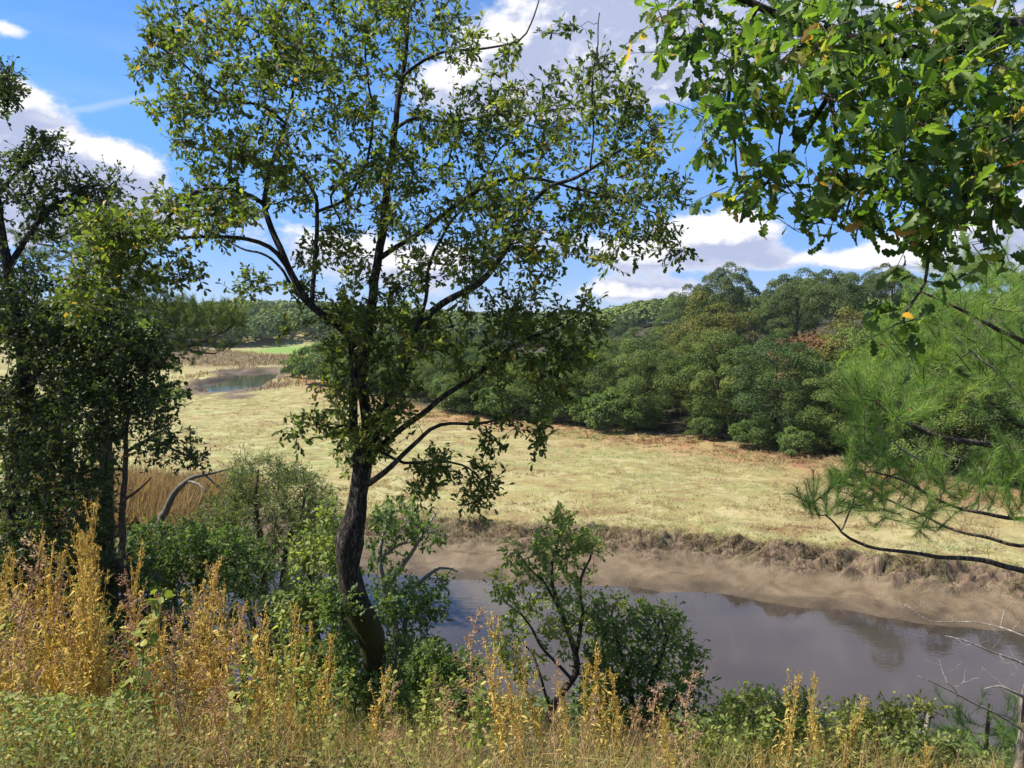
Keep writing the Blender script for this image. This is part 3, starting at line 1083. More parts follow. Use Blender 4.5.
mbr = MB()
n_ = 24000
pxx = rng.uniform(-26, -13.0, n_)
d0 = rng.uniform(1.5, 8.5, n_)
pyy = np.interp(pxx, RIVER_X, RIVER_Y) + d0
ok = fbm(pxx * .5, pyy * .5, 88, 3) > .40
pxx, pyy = pxx[ok], pyy[ok]
p = np.stack([pxx, pyy, terrain(pxx, pyy) - .05], -1)
mbr.inst(BLADE, p, unit(rng.normal(0, .22, p.shape) + np.array([.15, 0, 1])), rng.normal(0, 1, p.shape), rng.uniform(.7, 1.6, len(p)), np.clip(rng.normal(.5, .25, len(p)), 0, 1), wide=.9)
orr = mbr.build("reed_bed", M['reed'])
orr['kind'] = 'stuff'
orr['label'] = "golden dry reeds beside the leaning dead trunk"
orr['category'] = "reeds"

# matted grass of the salt marsh, in tussocks
mbg = MB()
n_ = 15000
yy = 29 + 66 * rng.random(n_) ** 1.35
xx = rng.uniform(-.56, .64, n_) * yy
dd = yy - river_edge(xx)
dens = fbm(xx * .30, yy * .55, 91, 4)
ok = (dd > bank_width(xx) * 1.02) & (edge_dist(xx, yy) < 1.5) & (dens + rng.normal(0, .05, n_) > .42)
xx, yy, dens = xx[ok], yy[ok], dens[ok]
nb_ = 16
K = len(xx)
rad_ = rng.uniform(.14, .42, (K, 1))
a_ = rng.random((K, nb_)) * 6.283
r_ = np.sqrt(rng.random((K, nb_))) * rad_
bx_, by_ = xx[:, None] + np.cos(a_) * r_ * 1.3, yy[:, None] + np.sin(a_) * r_
fl = 2 * np.pi * fbm(xx * .16, yy * .16, 95, 2)[:, None] * 2.0
lay = np.stack([np.cos(fl) * .9 + np.cos(a_) * .5, np.sin(fl) * .9 + np.sin(a_) * .5, np.full((K, nb_), .75)], -1) + rng.normal(0, .3, (K, nb_, 3))
tone = .47 + (fbm(xx * .16, yy * .34, 97, 4) - .5) * 2.1 + rng.normal(0, .10, K)
brown = fbm(xx * .22 + 40, yy * .42, 99, 4)
tone = np.where(brown > .575, .06 + .25 * rng.random(K), tone)
near_wood = np.exp(-((edge_dist(xx, yy) + 2) / 3.5) ** 2)
tone = np.where(rng.random(K) < near_wood * .45, .05 + .2 * rng.random(K), tone)
rn = np.clip(tone[:, None] + rng.normal(0, .10, (K, nb_)), 0, 1)
p = np.stack([bx_, by_, terrain(bx_, by_) - .02], -1).reshape(-1, 3)
hgt_ = (rng.uniform(.12, .26, (K, nb_)) * (1 + near_wood * .9)[:, None]).ravel()
mbg.inst(BLADE, p, lay.reshape(-1, 3), np.array([0, 0, 1.0]) + rng.normal(0, .35, p.shape), hgt_, rn.ravel(), wide=2.6)
og = mbg.build("marsh_grass", M['grass'])
og['kind'] = 'stuff'
og['label'] = "matted pale yellow green salt marsh grass"
og['category'] = "grass"
# dead grass hanging over the broken edge
mbh = MB()
n_ = 70000
hx = rng.uniform(-22, 26, n_)
ht = rng.normal(.93, .13, n_)
hy = river_edge(hx) + bank_width(hx) * ht
ok = fbm(hx * .6, hy * .8, 141, 3) > .42
hx, hy = hx[ok], hy[ok]
p = np.stack([hx, hy, terrain(hx, hy) + .03], -1)
mbh.inst(BLADE, p, np.array([0, -.9, .25]) + rng.normal(0, .6, p.shape), np.array([0, 0, 1.]) + rng.normal(0, .4, p.shape), rng.uniform(.10, .30, len(p)), np.clip(rng.normal(.32, .24, len(p)) + (ht[ok] > 1.0) * .2, 0, 1), wide=1.3)
oh = mbh.build("edge_grass", M['grass'])
oh['kind'] = 'stuff'
oh['label'] = "dead grass hanging over the broken edge of the creek bank"
oh['category'] = "grass"
# rusty plants along the foot of the wood

# ------------------------------------------------------------------ the big oak in the middle
YO = 7.0
root = thing("oak_tree", "tall sparse oak with mossy leaning trunk in the middle of the view", "tree", base_at(376, YO))
oak = Plant(root, YO, 11)
trunk_pts = [(372, 800, 0), (370, 752, 0), (370, 722, 0), (371, 690, 0), (374, 662, 0), (371, 638, 0), (361, 615, 0), (353, 595, 0), (348, 567, 0), (349, 542, 0), (356, 515, 0), (359, 495, 0), (362, 470, 0), (363, 452, 0)]
oak.limb("trunk", trunk_pts, [19, 12, 9.5, 10, 12, 14, 14, 13, 11.2, 14.6, 10.6, 9, 9.6, 10], M['bark'], 22, .14, jit=.004)
L = oak.limb
bm_ = M['bark']
L("branch", [(366, 458, 0), (367, 420, 0), (362, 385, .05), (366, 350, .1), (372, 300, .1), (379, 255, .1), (386, 200, .1), (393, 140, .15), (402, 80, .2), (408, 20, .2), (412, -50, .3), (416, -110, .3)], [6.19, 5.85, 5.50, 5.16, 4.82, 4.27, 3.78, 3.10, 2.48, 1.93, 1.38, 0.83], bm_)
L("branch", [(358, 470, -.03), (353, 425, -.1), (354, 375, -.15), (351, 343, -.2), (338, 325, -.25), (314, 308, -.3), (292, 276, -.35), (277, 240, -.3), (264, 203, -.25), (272, 165, -.2), (286, 122, -.2), (292, 95, -.2), (300, 40, -.1)], [5.16, 4.47, 4.13, 4.13, 3.99, 3.58, 3.30, 3.03, 2.61, 2.06, 1.65, 1.31, 0.83], bm_)
L("branch", [(372, 440, -.05), (383, 415, -.15), (399, 378, -.25), (411, 348, -.3), (421, 322, -.35), (450, 299, -.4), (478, 284, -.5), (502, 256, -.6), (522, 220, -.65), (545, 190, -.7), (575, 178, -.75), (605, 160, -.8), (640, 140, -.8)], [5.50, 4.82, 4.27, 3.85, 3.72, 3.16, 2.89, 2.61, 2.20, 1.93, 1.51, 1.24, 0.76], bm_)
L("branch", [(380, 258, .1), (395, 248, 0), (420, 232, -.1), (445, 214, -.2), (470, 195, -.3), (488, 184, -.35), (516, 178, -.4), (550, 181, -.4), (580, 190, -.4), (620, 200, -.4), (660, 215, -.4)], [3.03, 2.75, 2.48, 2.20, 1.93, 1.79, 1.58, 1.38, 1.17, 0.89, 0.55], bm_)
L("branch", [(372, 455, -.05), (400, 430, -.05), (437, 402, -.1), (476, 375, -.15), (500, 356, -.2), (525, 340, -.2), (560, 325, -.2), (590, 310, -.2)], [3.58, 3.03, 2.61, 2.27, 1.93, 1.58, 1.17, 0.69], bm_)
L("branch", [(368, 484, -.15), (385, 472, -.3), (403, 455, -.35), (430, 430, -.35), (450, 424, -.35), (478, 423, -.3), (505, 418, -.3), (522, 408, -.3), (540, 430, -.3)], [3.16, 2.75, 2.34, 1.86, 1.58, 1.38, 1.10, 0.83, 0.55], bm_)
L("branch", [(320, 312, -.3), (306, 302, -.2), (290, 283, 0), (276, 262, .2), (262, 254, .35), (246, 250, .5), (226, 240, .6), (214, 236, .7)], [2.06, 1.79, 1.51, 1.38, 1.24, 1.10, 0.89, 0.62], bm_)
L("branch", [(300, 288, -.3), (284, 262, -.4), (270, 247, -.5), (248, 240, -.6), (215, 236, -.7), (178, 238, -.8)], [2.75, 2.41, 2.13, 1.86, 1.51, 0.96], bm_)
L("branch", [(268, 208, -.25), (252, 196, -.4), (230, 190, -.5), (205, 190, -.6), (184, 200, -.7), (165, 219, -.8), (150, 236, -.9), (135, 244, -1.0), (112, 248, -1.1), (90, 262, -1.2)], [2.34, 2.06, 1.86, 1.65, 1.51, 1.38, 1.24, 1.10, 0.89, 0.62], bm_)
L("branch", [(312, 307, -.3), (314, 265, -.2), (318, 215, -.1), (312, 190, 0), (300, 172, .1), (286, 158, .2)], [2.48, 2.27, 2.06, 1.79, 1.44, 0.83], bm_)
L("branch", [(340, 220, .0), (330, 195, .1), (345, 180, .2), (362, 168, .1), (384, 165, .1)], [0.83, 1.24, 1.51, 1.65, 1.79], bm_)
L("branch", [(316, 212, -.1), (345, 200, .0), (358, 180, .1), (370, 150, .3), (372, 110, .4), (366, 60, .5), (360, 0, .5)], [1.65, 1.65, 1.51, 1.38, 1.24, 0.96, 0.62], bm_)
L("branch", [(398, 80, .2), (425, 60, .1), (455, 50, 0), (490, 48, -.1), (520, 40, -.2), (535, 15, -.2), (540, -10, -.2)], [1.79, 1.51, 1.31, 1.10, 0.89, 0.69, 0.48], bm_)
L("branch", [(393, 130, .2), (415, 118, .3), (445, 122, .4), (480, 118, .5), (530, 112, .6), (575, 108, .6)], [1.93, 1.65, 1.38, 1.24, 0.96, 0.62], bm_)
L("branch", [(415, 340, -.3), (425, 300, -.1), (430, 265, .1), (445, 230, .3), (470, 200, .5), (500, 150, .6), (525, 120, .6)], [2.06, 1.86, 1.65, 1.44, 1.24, 0.89, 0.55], bm_)
L("branch", [(590, 170, -.8), (594, 120, -.8), (592, 80, -.8), (597, 45, -.8), (600, 12, -.8)], [0.89, 0.76, 0.62, 0.55, 0.41], bm_)
L("branch", [(286, 124, -.2), (262, 105, -.3), (235, 100, -.4), (205, 85, -.5), (180, 60, -.6), (150, 40, -.6)], [1.51, 1.31, 1.17, 0.96, 0.76, 0.48], bm_)
L("branch", [(268, 170, -.2), (240, 150, -.1), (205, 150, 0), (175, 140, .1)], [1.38, 1.17, 0.89, 0.55], bm_)
L("branch", [(355, 420, -.1), (335, 428, -.2), (318, 425, -.3), (300, 428, -.35)], [1.38, 1.10, 0.83, 0.55], bm_)
L("branch", [(380, 452, -.1), (405, 462, -.2), (440, 462, -.35), (470, 468, -.45), (488, 488, -.5)], [1.79, 1.51, 1.24, 0.89, 0.55], bm_)
E_ = oak.ell
cl = [
    E_(235, 55, 85, 62, 92, -.2, .7), E_(310, 120, 75, 75, 78, 0, .7), E_(185, 75, 42, 55, 20, -.4, .5), E_(150, 70, 20, 48, 6, -.5, .4), E_(152, 22, 12, 18, 4, -.5, .3),
    E_(210, 135, 48, 48, 34, -.1, .5), E_(330, 35, 75, 55, 72, .1, .7), E_(420, 25, 60, 45, 38, .1, .6), E_(255, 185, 65, 34, 40, -.2, .5), E_(300, -30, 140, 30, 40, 0, .7),
    E_(385, 125, 55, 55, 38, .2, .7), E_(430, 190, 62, 48, 48, 0, .7), E_(352, 205, 45, 38, 22, .1, .5), E_(475, 125, 40, 36, 44, .1, .5), E_(550, 108, 55, 34, 34, .1, .7),
    E_(630, 120, 48, 42, 32, -.5, .5), E_(555, 185, 65, 50, 56, -.5, .7), E_(640, 195, 46, 45, 38, -.6, .6), E_(605, 242, 60, 24, 24, -.7, .5), E_(672, 245, 14, 20, 5, -.7, .3), E_(500, 220, 50, 38, 40, -.2, .7),
    E_(488, 60, 34, 22, 10, -.1, .4), E_(596, 75, 12, 45, 8, -.8, .15), E_(565, 60, 25, 30, 5, -.3, .4), E_(440, 265, 55, 40, 38, -.1, .6), E_(505, 268, 42, 38, 26, -.5, .5), E_(560, 262, 34, 14, 8, -.8, .3), E_(395, 312, 36, 36, 20, 0, .5),
    E_(330, 262, 32, 34, 16, -.1, .4), E_(345, 308, 20, 20, 8, -.2, .3), E_(192, 215, 55, 26, 44, -.6, .5), E_(118, 235, 48, 30, 50, -1.1, .4), E_(95, 275, 36, 24, 26, -1.2, .3), E_(75, 305, 16, 14, 6, -1.2, .2), E_(150, 262, 30, 32, 18, -.9, .4), E_(185, 275, 14, 14, 6, -.8, .2),
    E_(250, 285, 20, 10, 6, .3, .2), E_(298, 290, 24, 12, 6, .0, .2), E_(240, 290, 8, 8, 3, .6, .1), E_(283, 327, 8, 12, 2, -.2, .1),
    E_(470, 335, 58, 34, 36, -.15, .4), E_(540, 338, 50, 38, 44, -.2, .3), E_(582, 335, 26, 40, 20, -.2, .3), E_(555, 385, 34, 18, 12, -.2, .3), E_(500, 380, 40, 16, 9, -.2, .3), E_(430, 340, 26, 26, 12, -.4, .4),
    E_(385, 345, 34, 34, 22, -.1, .45), E_(345, 372, 22, 40, 20, -.25, .3), E_(392, 400, 28, 34, 20, -.3, .3), E_(372, 440, 24, 24, 14, -.25, .2), E_(330, 330, 24, 20, 10, -.3, .3), E_(362, 300, 30, 30, 16, -.1, .4),
    E_(305, 428, 26, 14, 8, -.35, .15), E_(335, 405, 20, 30, 9, -.1, .3), E_(345, 450, 20, 30, 9, 0, .3), E_(392, 425, 28, 26, 14, -.2, .3), E_(450, 462, 40, 14, 14, -.4, .2), E_(478, 495, 22, 18, 11, -.5, .2), E_(432, 492, 22, 18, 8, -.4, .2),
    E_(540, 432, 14, 18, 7, -.3, .15), E_(510, 424, 22, 8, 5, -.3, .1), E_(490, 440, 10, 12, 4, -.3, .1), E_(385, 380, 25, 30, 8, 0, .4),
]
oak.twigs(np.vstack(cl), None, maxr=.03)
oak.leaves(M['oak'], OAK_LO, .057, .15, 6, 7, keep=.92, spread=.17, split=True)
oak.twig_mb.build("twigs", M['twig'], root, smooth=True)

# ------------------------------------------------------------------ oak bough hanging in from the upper right, close to the camera
YR = 3.4
bx = 3.55
root = thing("oak_tree", "near oak whose leafy bough hangs in from the upper right corner", "tree", (bx, 2.7, gz(bx, 2.7) - .06))
ro = Plant(root, YR, 21, step=.05)
gb = gz(bx, 2.7)
ro.limb("trunk", [(bx, 2.7, gb - .4), (bx + .05, 2.72, gb + 1.2), (bx - .05, 2.8, gb + 2.8), (bx + .05, 2.8, gb + 4.2)], [.22, .18, .15, .08], M['bark'], 14, .08, world=True)
pj = ro.w((1040, 30, 0))
ro.limb("branch", [(bx - .02, 2.78, gb + 2.6), (bx - .5, 2.95, gb + 2.95), tuple(pj), tuple(ro.w((985, 38, 0))), tuple(ro.w((914, 54, .05))), tuple(ro.w((858, 41, .1))), tuple(ro.w((800, 22, .15))), tuple(ro.w((755, 6, .2))), tuple(ro.w((700, -14, .2)))],
        [.07, .06, .045, .038, .03, .026, .022, .017, .010], M['bark'], 10, .05, world=True)
ro.limb("branch", [(985, 38, 0), (960, 80, -.15), (930, 120, -.25), (910, 165, -.3), (925, 210, -.3), (932, 245, -.3)], [5, 4, 3.2, 2.6, 2, 1.5], M['bark'])
ro.limb("branch", [(932, 240, -.3), (927, 272, -.3), (918, 292, -.3), (906, 312, -.3), (902, 322, -.3)], [1.6, 1.5, 1.3, 1.1, .8], M['twig'])
ro.limb("branch", [(855, 42, .1), (830, 90, .1), (800, 140, .1), (778, 172, .1), (760, 195, .1)], [3.4, 2.8, 2.2, 1.6, 1], M['bark'])
ro.limb("branch", [(757, 8, .2), (735, 50, .15), (728, 100, .1), (735, 150, .1), (742, 190, .1)], [2.6, 2.3, 1.8, 1.3, .9], M['twig'])
ro.limb("branch", [(1040, 60, -.1), (1010, 120, -.3), (975, 170, -.4), (960, 220, -.4)], [5, 4, 3, 1.5], M['bark'])
ro.limb("branch", [(830, 90, .1), (840, 150, 0), (850, 200, -.1), (840, 225, -.1)], [2.2, 1.8, 1.3, .8], M['twig'])
ro.limb("branch", [(782, 128, .1), (778, 150, .1), (780, 172, .1), (788, 188, .1), (800, 200, .1)], [1.0, .9, .8, .8, .7], M['twig'])
E_ = ro.ell
cl = [E_(695, 22, 48, 34, 22, .1, .3), E_(672, 55, 22, 26, 7, .1, .2), E_(722, 95, 32, 44, 26, .1, .25), E_(742, 160, 26, 34, 13, .1, .2), E_(758, 198, 20, 16, 7, .1, .15), E_(700, 150, 12, 20, 3, .1, .1),
      E_(775, 40, 50, 42, 34, .1, .3), E_(850, 40, 58, 46, 46, 0, .35), E_(935, 40, 60, 50, 50, -.1, .35), E_(1000, 50, 40, 60, 34, -.1, .35), E_(800, 95, 40, 30, 18, .1, .25), E_(870, 110, 52, 38, 32, -.1, .3),
      E_(945, 125, 56, 44, 42, -.3, .3), E_(1005, 150, 34, 50, 30, -.3, .3), E_(845, 165, 34, 28, 15, 0, .25), E_(905, 180, 44, 30, 26, -.3, .2), E_(965, 200, 42, 32, 26, -.4, .2), E_(850, 208, 34, 18, 14, -.1, .15),
      E_(925, 228, 30, 18, 11, -.3, .15), E_(1005, 215, 24, 20, 9, -.4, .2), E_(815, 205, 14, 12, 5, .05, .1), E_(795, 232, 14, 6, 3, .05, .08), E_(980, 245, 30, 6, 3, -.4, .1), E_(850, -40, 160, 30, 50, 0, .3),
      E_(901, 325, 10, 12, 4, -.3, .04), E_(885, 335, 6, 8, 1, -.3, .04), E_(935, 283, 6, 6, 2, -.3, .04), E_(1060, 100, 30, 120, 24, -.2, .3)]
ro.twigs(np.vstack(cl), None, rk=.9, maxr=.02)
ro.leaves(M['oak_near'], [OAK_HI, OAK_HI2], .086, .13, 2, 4, keep=.92, upb=.7, droop=.35, jitter=.8, spread=.26, split=True)
ro.twig_mb.build("twigs", M['twig'], root, smooth=True)

# ------------------------------------------------------------------ near pine on the right
YP = 6.6
px0 = at(1082, 500, YP)[0]
root = thing("pine_tree", "young bushy pine with long light green needles at the right edge", "tree", (px0, YP, gz(px0, YP) - .06))
pn = Plant(root, YP, 31)
gb = gz(px0, YP)
pn.limb("trunk", [(px0 - .35, YP - .1, gb - .3), (px0 - .3, YP - .1, gb + .6), (px0 - .05, YP, gb + 1.8), (px0 + .1, YP, gb + 3.2), (px0 + .1, YP, gb + 4.8)], [.12, .11, .095, .07, .02], M['pine_bark'], 12, .05, world=True)
pb = M['pine_bark']
L = pn.limb
L("branch", [(1075, 590, 0), (1024, 571, -.2), (990, 562, -.3), (955, 558, -.4), (920, 554, -.5), (880, 549, -.55), (850, 538, -.6), (838, 528, -.6), (825, 515, -.6)], [3.24, 2.88, 2.59, 2.16, 1.87, 1.58, 1.30, 1.01, 0.72], pb)
L("branch", [(842, 530, -.6), (850, 513, -.6), (856, 495, -.6)], [0.94, 0.79, 0.65], pb)
L("branch", [(1080, 470, 0), (1040, 455, -.1), (1005, 447, -.2), (960, 441, -.3), (920, 430, -.4), (892, 416, -.5), (876, 400, -.5)], [3.96, 3.46, 2.88, 2.38, 1.87, 1.30, 0.79], pb)
L("branch", [(1090, 420, .2), (1050, 428, .2), (1020, 425, .2), (1000, 408, .2), (975, 385, .3), (940, 360, .4), (900, 345, .5), (880, 345, .5)], [5.04, 4.32, 3.74, 3.17, 2.59, 2.02, 1.44, 0.86], pb)
L("branch", [(1060, 540, .2), (1020, 546, .3), (980, 536, .4), (950, 528, .5), (915, 512, .6), (880, 495, .6), (858, 480, .6)], [2.16, 2.02, 1.73, 1.44, 1.15, 0.94, 0.65], pb)
L("branch", [(1070, 515, -.4), (1015, 518, -.5), (975, 512, -.6), (940, 500, -.6), (900, 480, -.6), (870, 470, -.6)], [2.30, 1.87, 1.58, 1.30, 0.94, 0.65], pb)
L("branch", [(1085, 370, -.2), (1040, 350, -.3), (1000, 330, -.4), (965, 312, -.4), (940, 300, -.4), (920, 290, -.4)], [3.24, 2.59, 2.16, 1.73, 1.30, 0.79], pb)
L("branch", [(1090, 300, .3), (1050, 290, .3), (1010, 270, .3), (985, 262, .3)], [2.59, 2.02, 1.44, 0.86], pb)
L("dead_branch", [(950, 440, -.1), (925, 430, -.15), (900, 418, -.2), (885, 408, -.2)], [1.01, 0.86, 0.72, 0.43], M['pale'])
L("dead_branch", [(1030, 405, -.2), (1000, 375, -.3), (970, 350, -.3), (955, 335, -.3)], [1.58, 1.30, 1.01, 0.58], M['pale'])
L("dead_branch", [(920, 460, -.3), (900, 448, -.35), (880, 430, -.4), (872, 422, -.4)], [1.15, 0.94, 0.72, 0.43], M['pale'])
E_ = pn.ell
cl = [E_(985, 285, 52, 28, 49, .2, .5), E_(940, 315, 50, 30, 52, .2, .5), E_(1010, 330, 40, 40, 49, 0, .5), E_(905, 350, 36, 26, 37, .4, .4), E_(955, 365, 50, 30, 49, .2, .5), E_(1010, 390, 34, 30, 29, .1, .5),
      E_(870, 375, 22, 24, 17, .3, .4), E_(858, 392, 14, 20, 13, -.3, .3), E_(890, 405, 40, 24, 40, -.2, .5), E_(870, 430, 22, 22, 17, -.4, .3), E_(935, 410, 34, 24, 23, 0, .5),
      E_(870, 470, 24, 16, 17, -.1, .5), E_(910, 478, 36, 18, 26, 0, .5), E_(825, 503, 22, 14, 17, -.6, .15), E_(860, 492, 34, 18, 23, 0, .5), E_(900, 505, 40, 18, 26, .1, .5), E_(970, 490, 34, 22, 17, -.2, .5),
      E_(1010, 470, 22, 26, 20, -.3, .4), E_(1015, 505, 16, 14, 10, -.3, .3), E_(900, 530, 40, 12, 7, .2, .4), E_(1060, 330, 36, 90, 58, .2, .6), E_(1065, 480, 30, 60, 34, 0, .5)]
pn.twigs(np.vstack(cl), None, rk=1.3, maxr=.04, up=-.05)
pn.needles(M['pine'], .098, 140, .20, wide=1.3)
# dry leafless side shoots under the live needles
dead = np.vstack([E_(960, 530, 70, 26, 40, .1, .4), E_(985, 455, 50, 26, 44, .1, .5), E_(930, 455, 40, 20, 26, 0, .4), E_(990, 400, 40, 40, 30, .2, .4)])
keepE = pn.E
tm = pn.twig_mb
pn.ends, pn.dirs = [], []
pn.twigs(dead, None, rk=.75, maxr=.04, up=-.1)
pn.twig_mb.build("dead_twigs", M['pale'], root, smooth=True)
tm.build("twigs", pb, root, smooth=True)

# ------------------------------------------------------------------ shrubs and lesser trees of the bank
def shrub(name, label, cat, Y, base_px, limbs, clusters, leaf, tpl, size, seed, rad=.16, n_tw=4, n_lf=5, bark=None, rk=1.0, step=.1, upb=.9, bias=0.0, maxr=.03, group=None, keep=1.0, z0=None):
    b_ = base_at(base_px, Y)
    rt = thing(name, label, cat, b_, group)
    p = Plant(rt, Y, seed, step)
    bark = bark or M['twig']
    for k, (pts, rad_) in enumerate(limbs):
        pp = [tuple(q_) for q_ in pts]
        if pp[0] == ('base',):
            pw = [np.array((b_[0], b_[1], b_[2] - .1))] + [p.w(q_) for q_ in pp[1:]]
            p.limb("stem" if k else "trunk", pw, np.asarray(rad_, float) * Y / FPX, bark, 8, .04, world=True)
        else:
            p.limb("branch", pp, rad_, bark)
    p.twigs(np.vstack([p.ell(*c_) for c_ in clusters]), None, rk=rk, maxr=maxr)
    p.leaves(leaf, tpl, size, rad, n_tw, n_lf, upb, bias=bias, keep=keep)
    p.twig_mb.build("twigs", bark, rt, smooth=True)
    return p


B = ('base',)
# dark evergreen oak on the left
shrub("evergreen_oak", "large dark evergreen oak filling the left edge", "tree", 9.6, 6,
      [([B, (14, 465, 0), (22, 420, 0), (24, 370, 0), (20, 320, 0), (8, 270, 0), (-4, 200, 0), (-18, 130, 0), (-20, 60, 0)], [11, 8, 7, 6.5, 6, 5, 4, 3, 2]),
       ([(24, 400, 0), (45, 360, -.2), (70, 340, -.3), (95, 325, -.4), (120, 318, -.5)], [4, 3.4, 2.8, 2, 1.2]),
       ([(20, 440, 0), (40, 410, -.2), (75, 400, -.3), (110, 395, -.4), (150, 392, -.5)], [4, 3.2, 2.6, 2, 1.1]),
       ([(8, 270, 0), (25, 240, .1), (50, 210, .2), (80, 190, .3), (105, 185, .3)], [3.4, 2.8, 2.2, 1.6, 1]),
       ([(-6, 200, 0), (10, 180, .1), (25, 165, .1), (40, 150, .1)], [2.6, 2, 1.5, .9]),
       ([(-18, 130, 0), (-8, 105, 0), (8, 98, 0)], [2, 1.6, 1])],
      [(35, 150, 26, 16, 17, .1, .3), (10, 180, 28, 26, 18, 0, .4), (50, 195, 40, 28, 31, .2, .4), (105, 190, 26, 24, 23, .3, .3), (85, 225, 40, 20, 15, .3, .4), (20, 240, 40, 26, 14, 0, .4), (4, 98, 15, 24, 15, 0, .3), (-5, 80, 20, 14, 9, 0, .3),
       (30, 310, 52, 42, 113, 0, .6), (95, 320, 42, 36, 77, -.3, .5), (60, 380, 62, 42, 113, -.2, .6), (125, 380, 44, 36, 82, -.4, .4), (150, 345, 26, 20, 23, -.4, .3), (20, 430, 40, 46, 77, 0, .6), (70, 455, 52, 40, 88, -.2, .6), (15, 520, 40, 50, 88, -.2, .6), (70, 520, 46, 40, 74, -.2, .6), (-40, 300, 40, 160, 113, 0, .7)],
      M['evergreen'], OVAL, .056, 41, .22, 8, 7, M['bark'], upb=.7, bias=-.05)
# green leaves lit behind it
shrub("alder_tree", "lighter green young tree half hidden behind the dark evergreen oak", "tree", 12.5, 60,
      [([B, (70, 500, 0), (66, 430, 0), (72, 370, 0), (80, 300, 0)], [5, 4.4, 4, 3, 1.4]), ([(68, 420, 0), (40, 380, .2), (20, 350, .2)], [2.4, 1.8, 1]), ([(70, 390, 0), (110, 350, .2), (150, 330, .3)], [2.4, 1.8, 1])],
      [(20, 430, 36, 40, 47, .2, .5), (70, 340, 50, 40, 61, .1, .5), (110, 400, 40, 40, 47, 0, .5), (140, 345, 24, 22, 28, .3, .3), (60, 450, 40, 30, 47, 0, .5), (160, 390, 22, 26, 22, .2, .3)],
      M['bush'], OVAL, .085, 42, .2, 4, 5, bias=.2)
# holly sapling with the thin bare stem
shrub("holly_tree", "slender dark holly with a thin bare stem beside the dead leaning trunk", "tree", 9.0, 122,
      [([B, (122, 540, 0), (124, 500, 0), (125, 460, 0), (128, 420, 0), (134, 380, 0)], [4.2, 3.6, 3, 2.6, 2, 1]), ([(124, 500, 0), (140, 488, 0), (152, 478, -.1)], [1.4, 1.1, .7]), ([(126, 452, 0), (150, 440, -.1), (178, 452, -.2), (200, 458, -.2)], [1.8, 1.5, 1.1, .7])],
      [(130, 415, 40, 24, 44, 0, .3), (165, 445, 34, 18, 30, -.2, .25), (105, 450, 24, 24, 18, 0, .3), (185, 462, 18, 10, 8, -.2, .15), (165, 400, 28, 18, 16, -.1, .25)],
      M['evergreen'], OVAL, .052, 43, .16, 5, 6, bias=.12)
# pine with a level bough in the gap on the left
YB = 27.0
root = thing("pine_tree", "flat boughed pine reaching over the marsh in front of the far pond", "tree", base_at(104, YB))
pl = Plant(root, YB, 44, step=.3)
bz = np.array(root.location)
pl.limb("trunk", [bz - np.array((0, 0, .2)), pl.w((106, 470, 0)), pl.w((110, 400, 0)), pl.w((116, 340, 0)), pl.w((118, 290, 0)), pl.w((116, 240, 0))], np.array([7, 6, 5, 4, 3, 1.5]) * YB / FPX, pb, 10, world=True, jit=.02)
for pts, rd in [([(112, 322, 0), (140, 332, 0), (165, 342, 0), (180, 348, 0), (205, 340, -.3), (225, 330, -.5), (236, 322, -.6)], [2.6, 2.4, 2.2, 2, 1.6, 1.2, .7]),
                ([(116, 300, 0), (150, 308, .3), (185, 312, .6), (215, 310, .8)], [2, 1.7, 1.3, .8]), ([(117, 270, 0), (90, 262, 0), (60, 250, .2), (30, 240, .3)], [2, 1.7, 1.3, .8]),
                ([(180, 348, 0), (195, 352, .2), (215, 354, .3)], [1.4, 1.1, .7]), ([(116, 250, 0), (140, 262, 0), (165, 285, 0)], [1.5, 1.2, .8])]:
    pl.limb("branch", pts, rd, pb, jit=.03)
E_ = pl.ell
pl.twigs(np.vstack([E_(205, 318, 38, 14, 120, .2, 1.0), E_(165, 312, 36, 16, 92, .2, 1.0), E_(232, 322, 14, 12, 36, -.3, .6), E_(200, 345, 34, 8, 36, .2, .6), E_(150, 330, 40, 12, 52, 0, .8), E_(60, 245, 50, 22, 88, .2, 1.0), E_(130, 280, 34, 24, 60, 0, .9), E_(160, 360, 34, 12, 24, .3, .7)]), None, rk=2.5, maxr=.09, up=-.03)
pl.needles(M['pine_far'], .22, 70, .34, wide=3.2)
pl.twig_mb.build("twigs", pb, root, smooth=True)

# dead leaning trunk and the grey stump
root = thing("dead_tree", "bleached leaning dead trunk with bent bare branches by the golden reeds", "dead tree", base_at(163, 16.0))
dt = Plant(root, 16.0, 45, step=.12)
bz = np.array(root.location)
dt.limb("trunk", [bz - np.array((0, 0, .2)), dt.w((160, 545, 0)), dt.w((166, 510, 0)), dt.w((177, 490, 0)), dt.w((190, 479, 0)), dt.w((208, 474, .1)), dt.w((230, 469, .2))], np.array([4.6, 4, 3.6, 3, 2.3, 1.6, .8]) * 16 / FPX, M['grey_wood'], 10, .08, world=True)
dt.limb("branch", [(185, 481, 0), (198, 484, -.1), (206, 492, -.2)], [1.6, 1.2, .7], M['pale'])
dt.limb("branch", [(205, 475, .1), (215, 484, .1), (222, 488, .1)], [1.2, .9, .6], M['pale'])
dt.limb("branch", [(228, 470, .2), (236, 464, .2), (233, 458, .2)], [.9, .7, .5], M['pale'])
root = thing("tree_stump", "grey brown broken trunk standing between the dark oak and the holly", "tree stump", base_at(106, 12.0))
st = Plant(root, 12.0, 46, step=.08)
bz = np.array(root.location)
st.limb("trunk", [bz - np.array((0, 0, .2)), st.w((106, 520, 0)), st.w((107, 490, 0)), st.w((108, 462, 0)), st.w((108, 456, 0))], np.array([8, 6.6, 6, 5.4, 3]) * 12 / FPX, M['bark'], 12, .14, world=True)
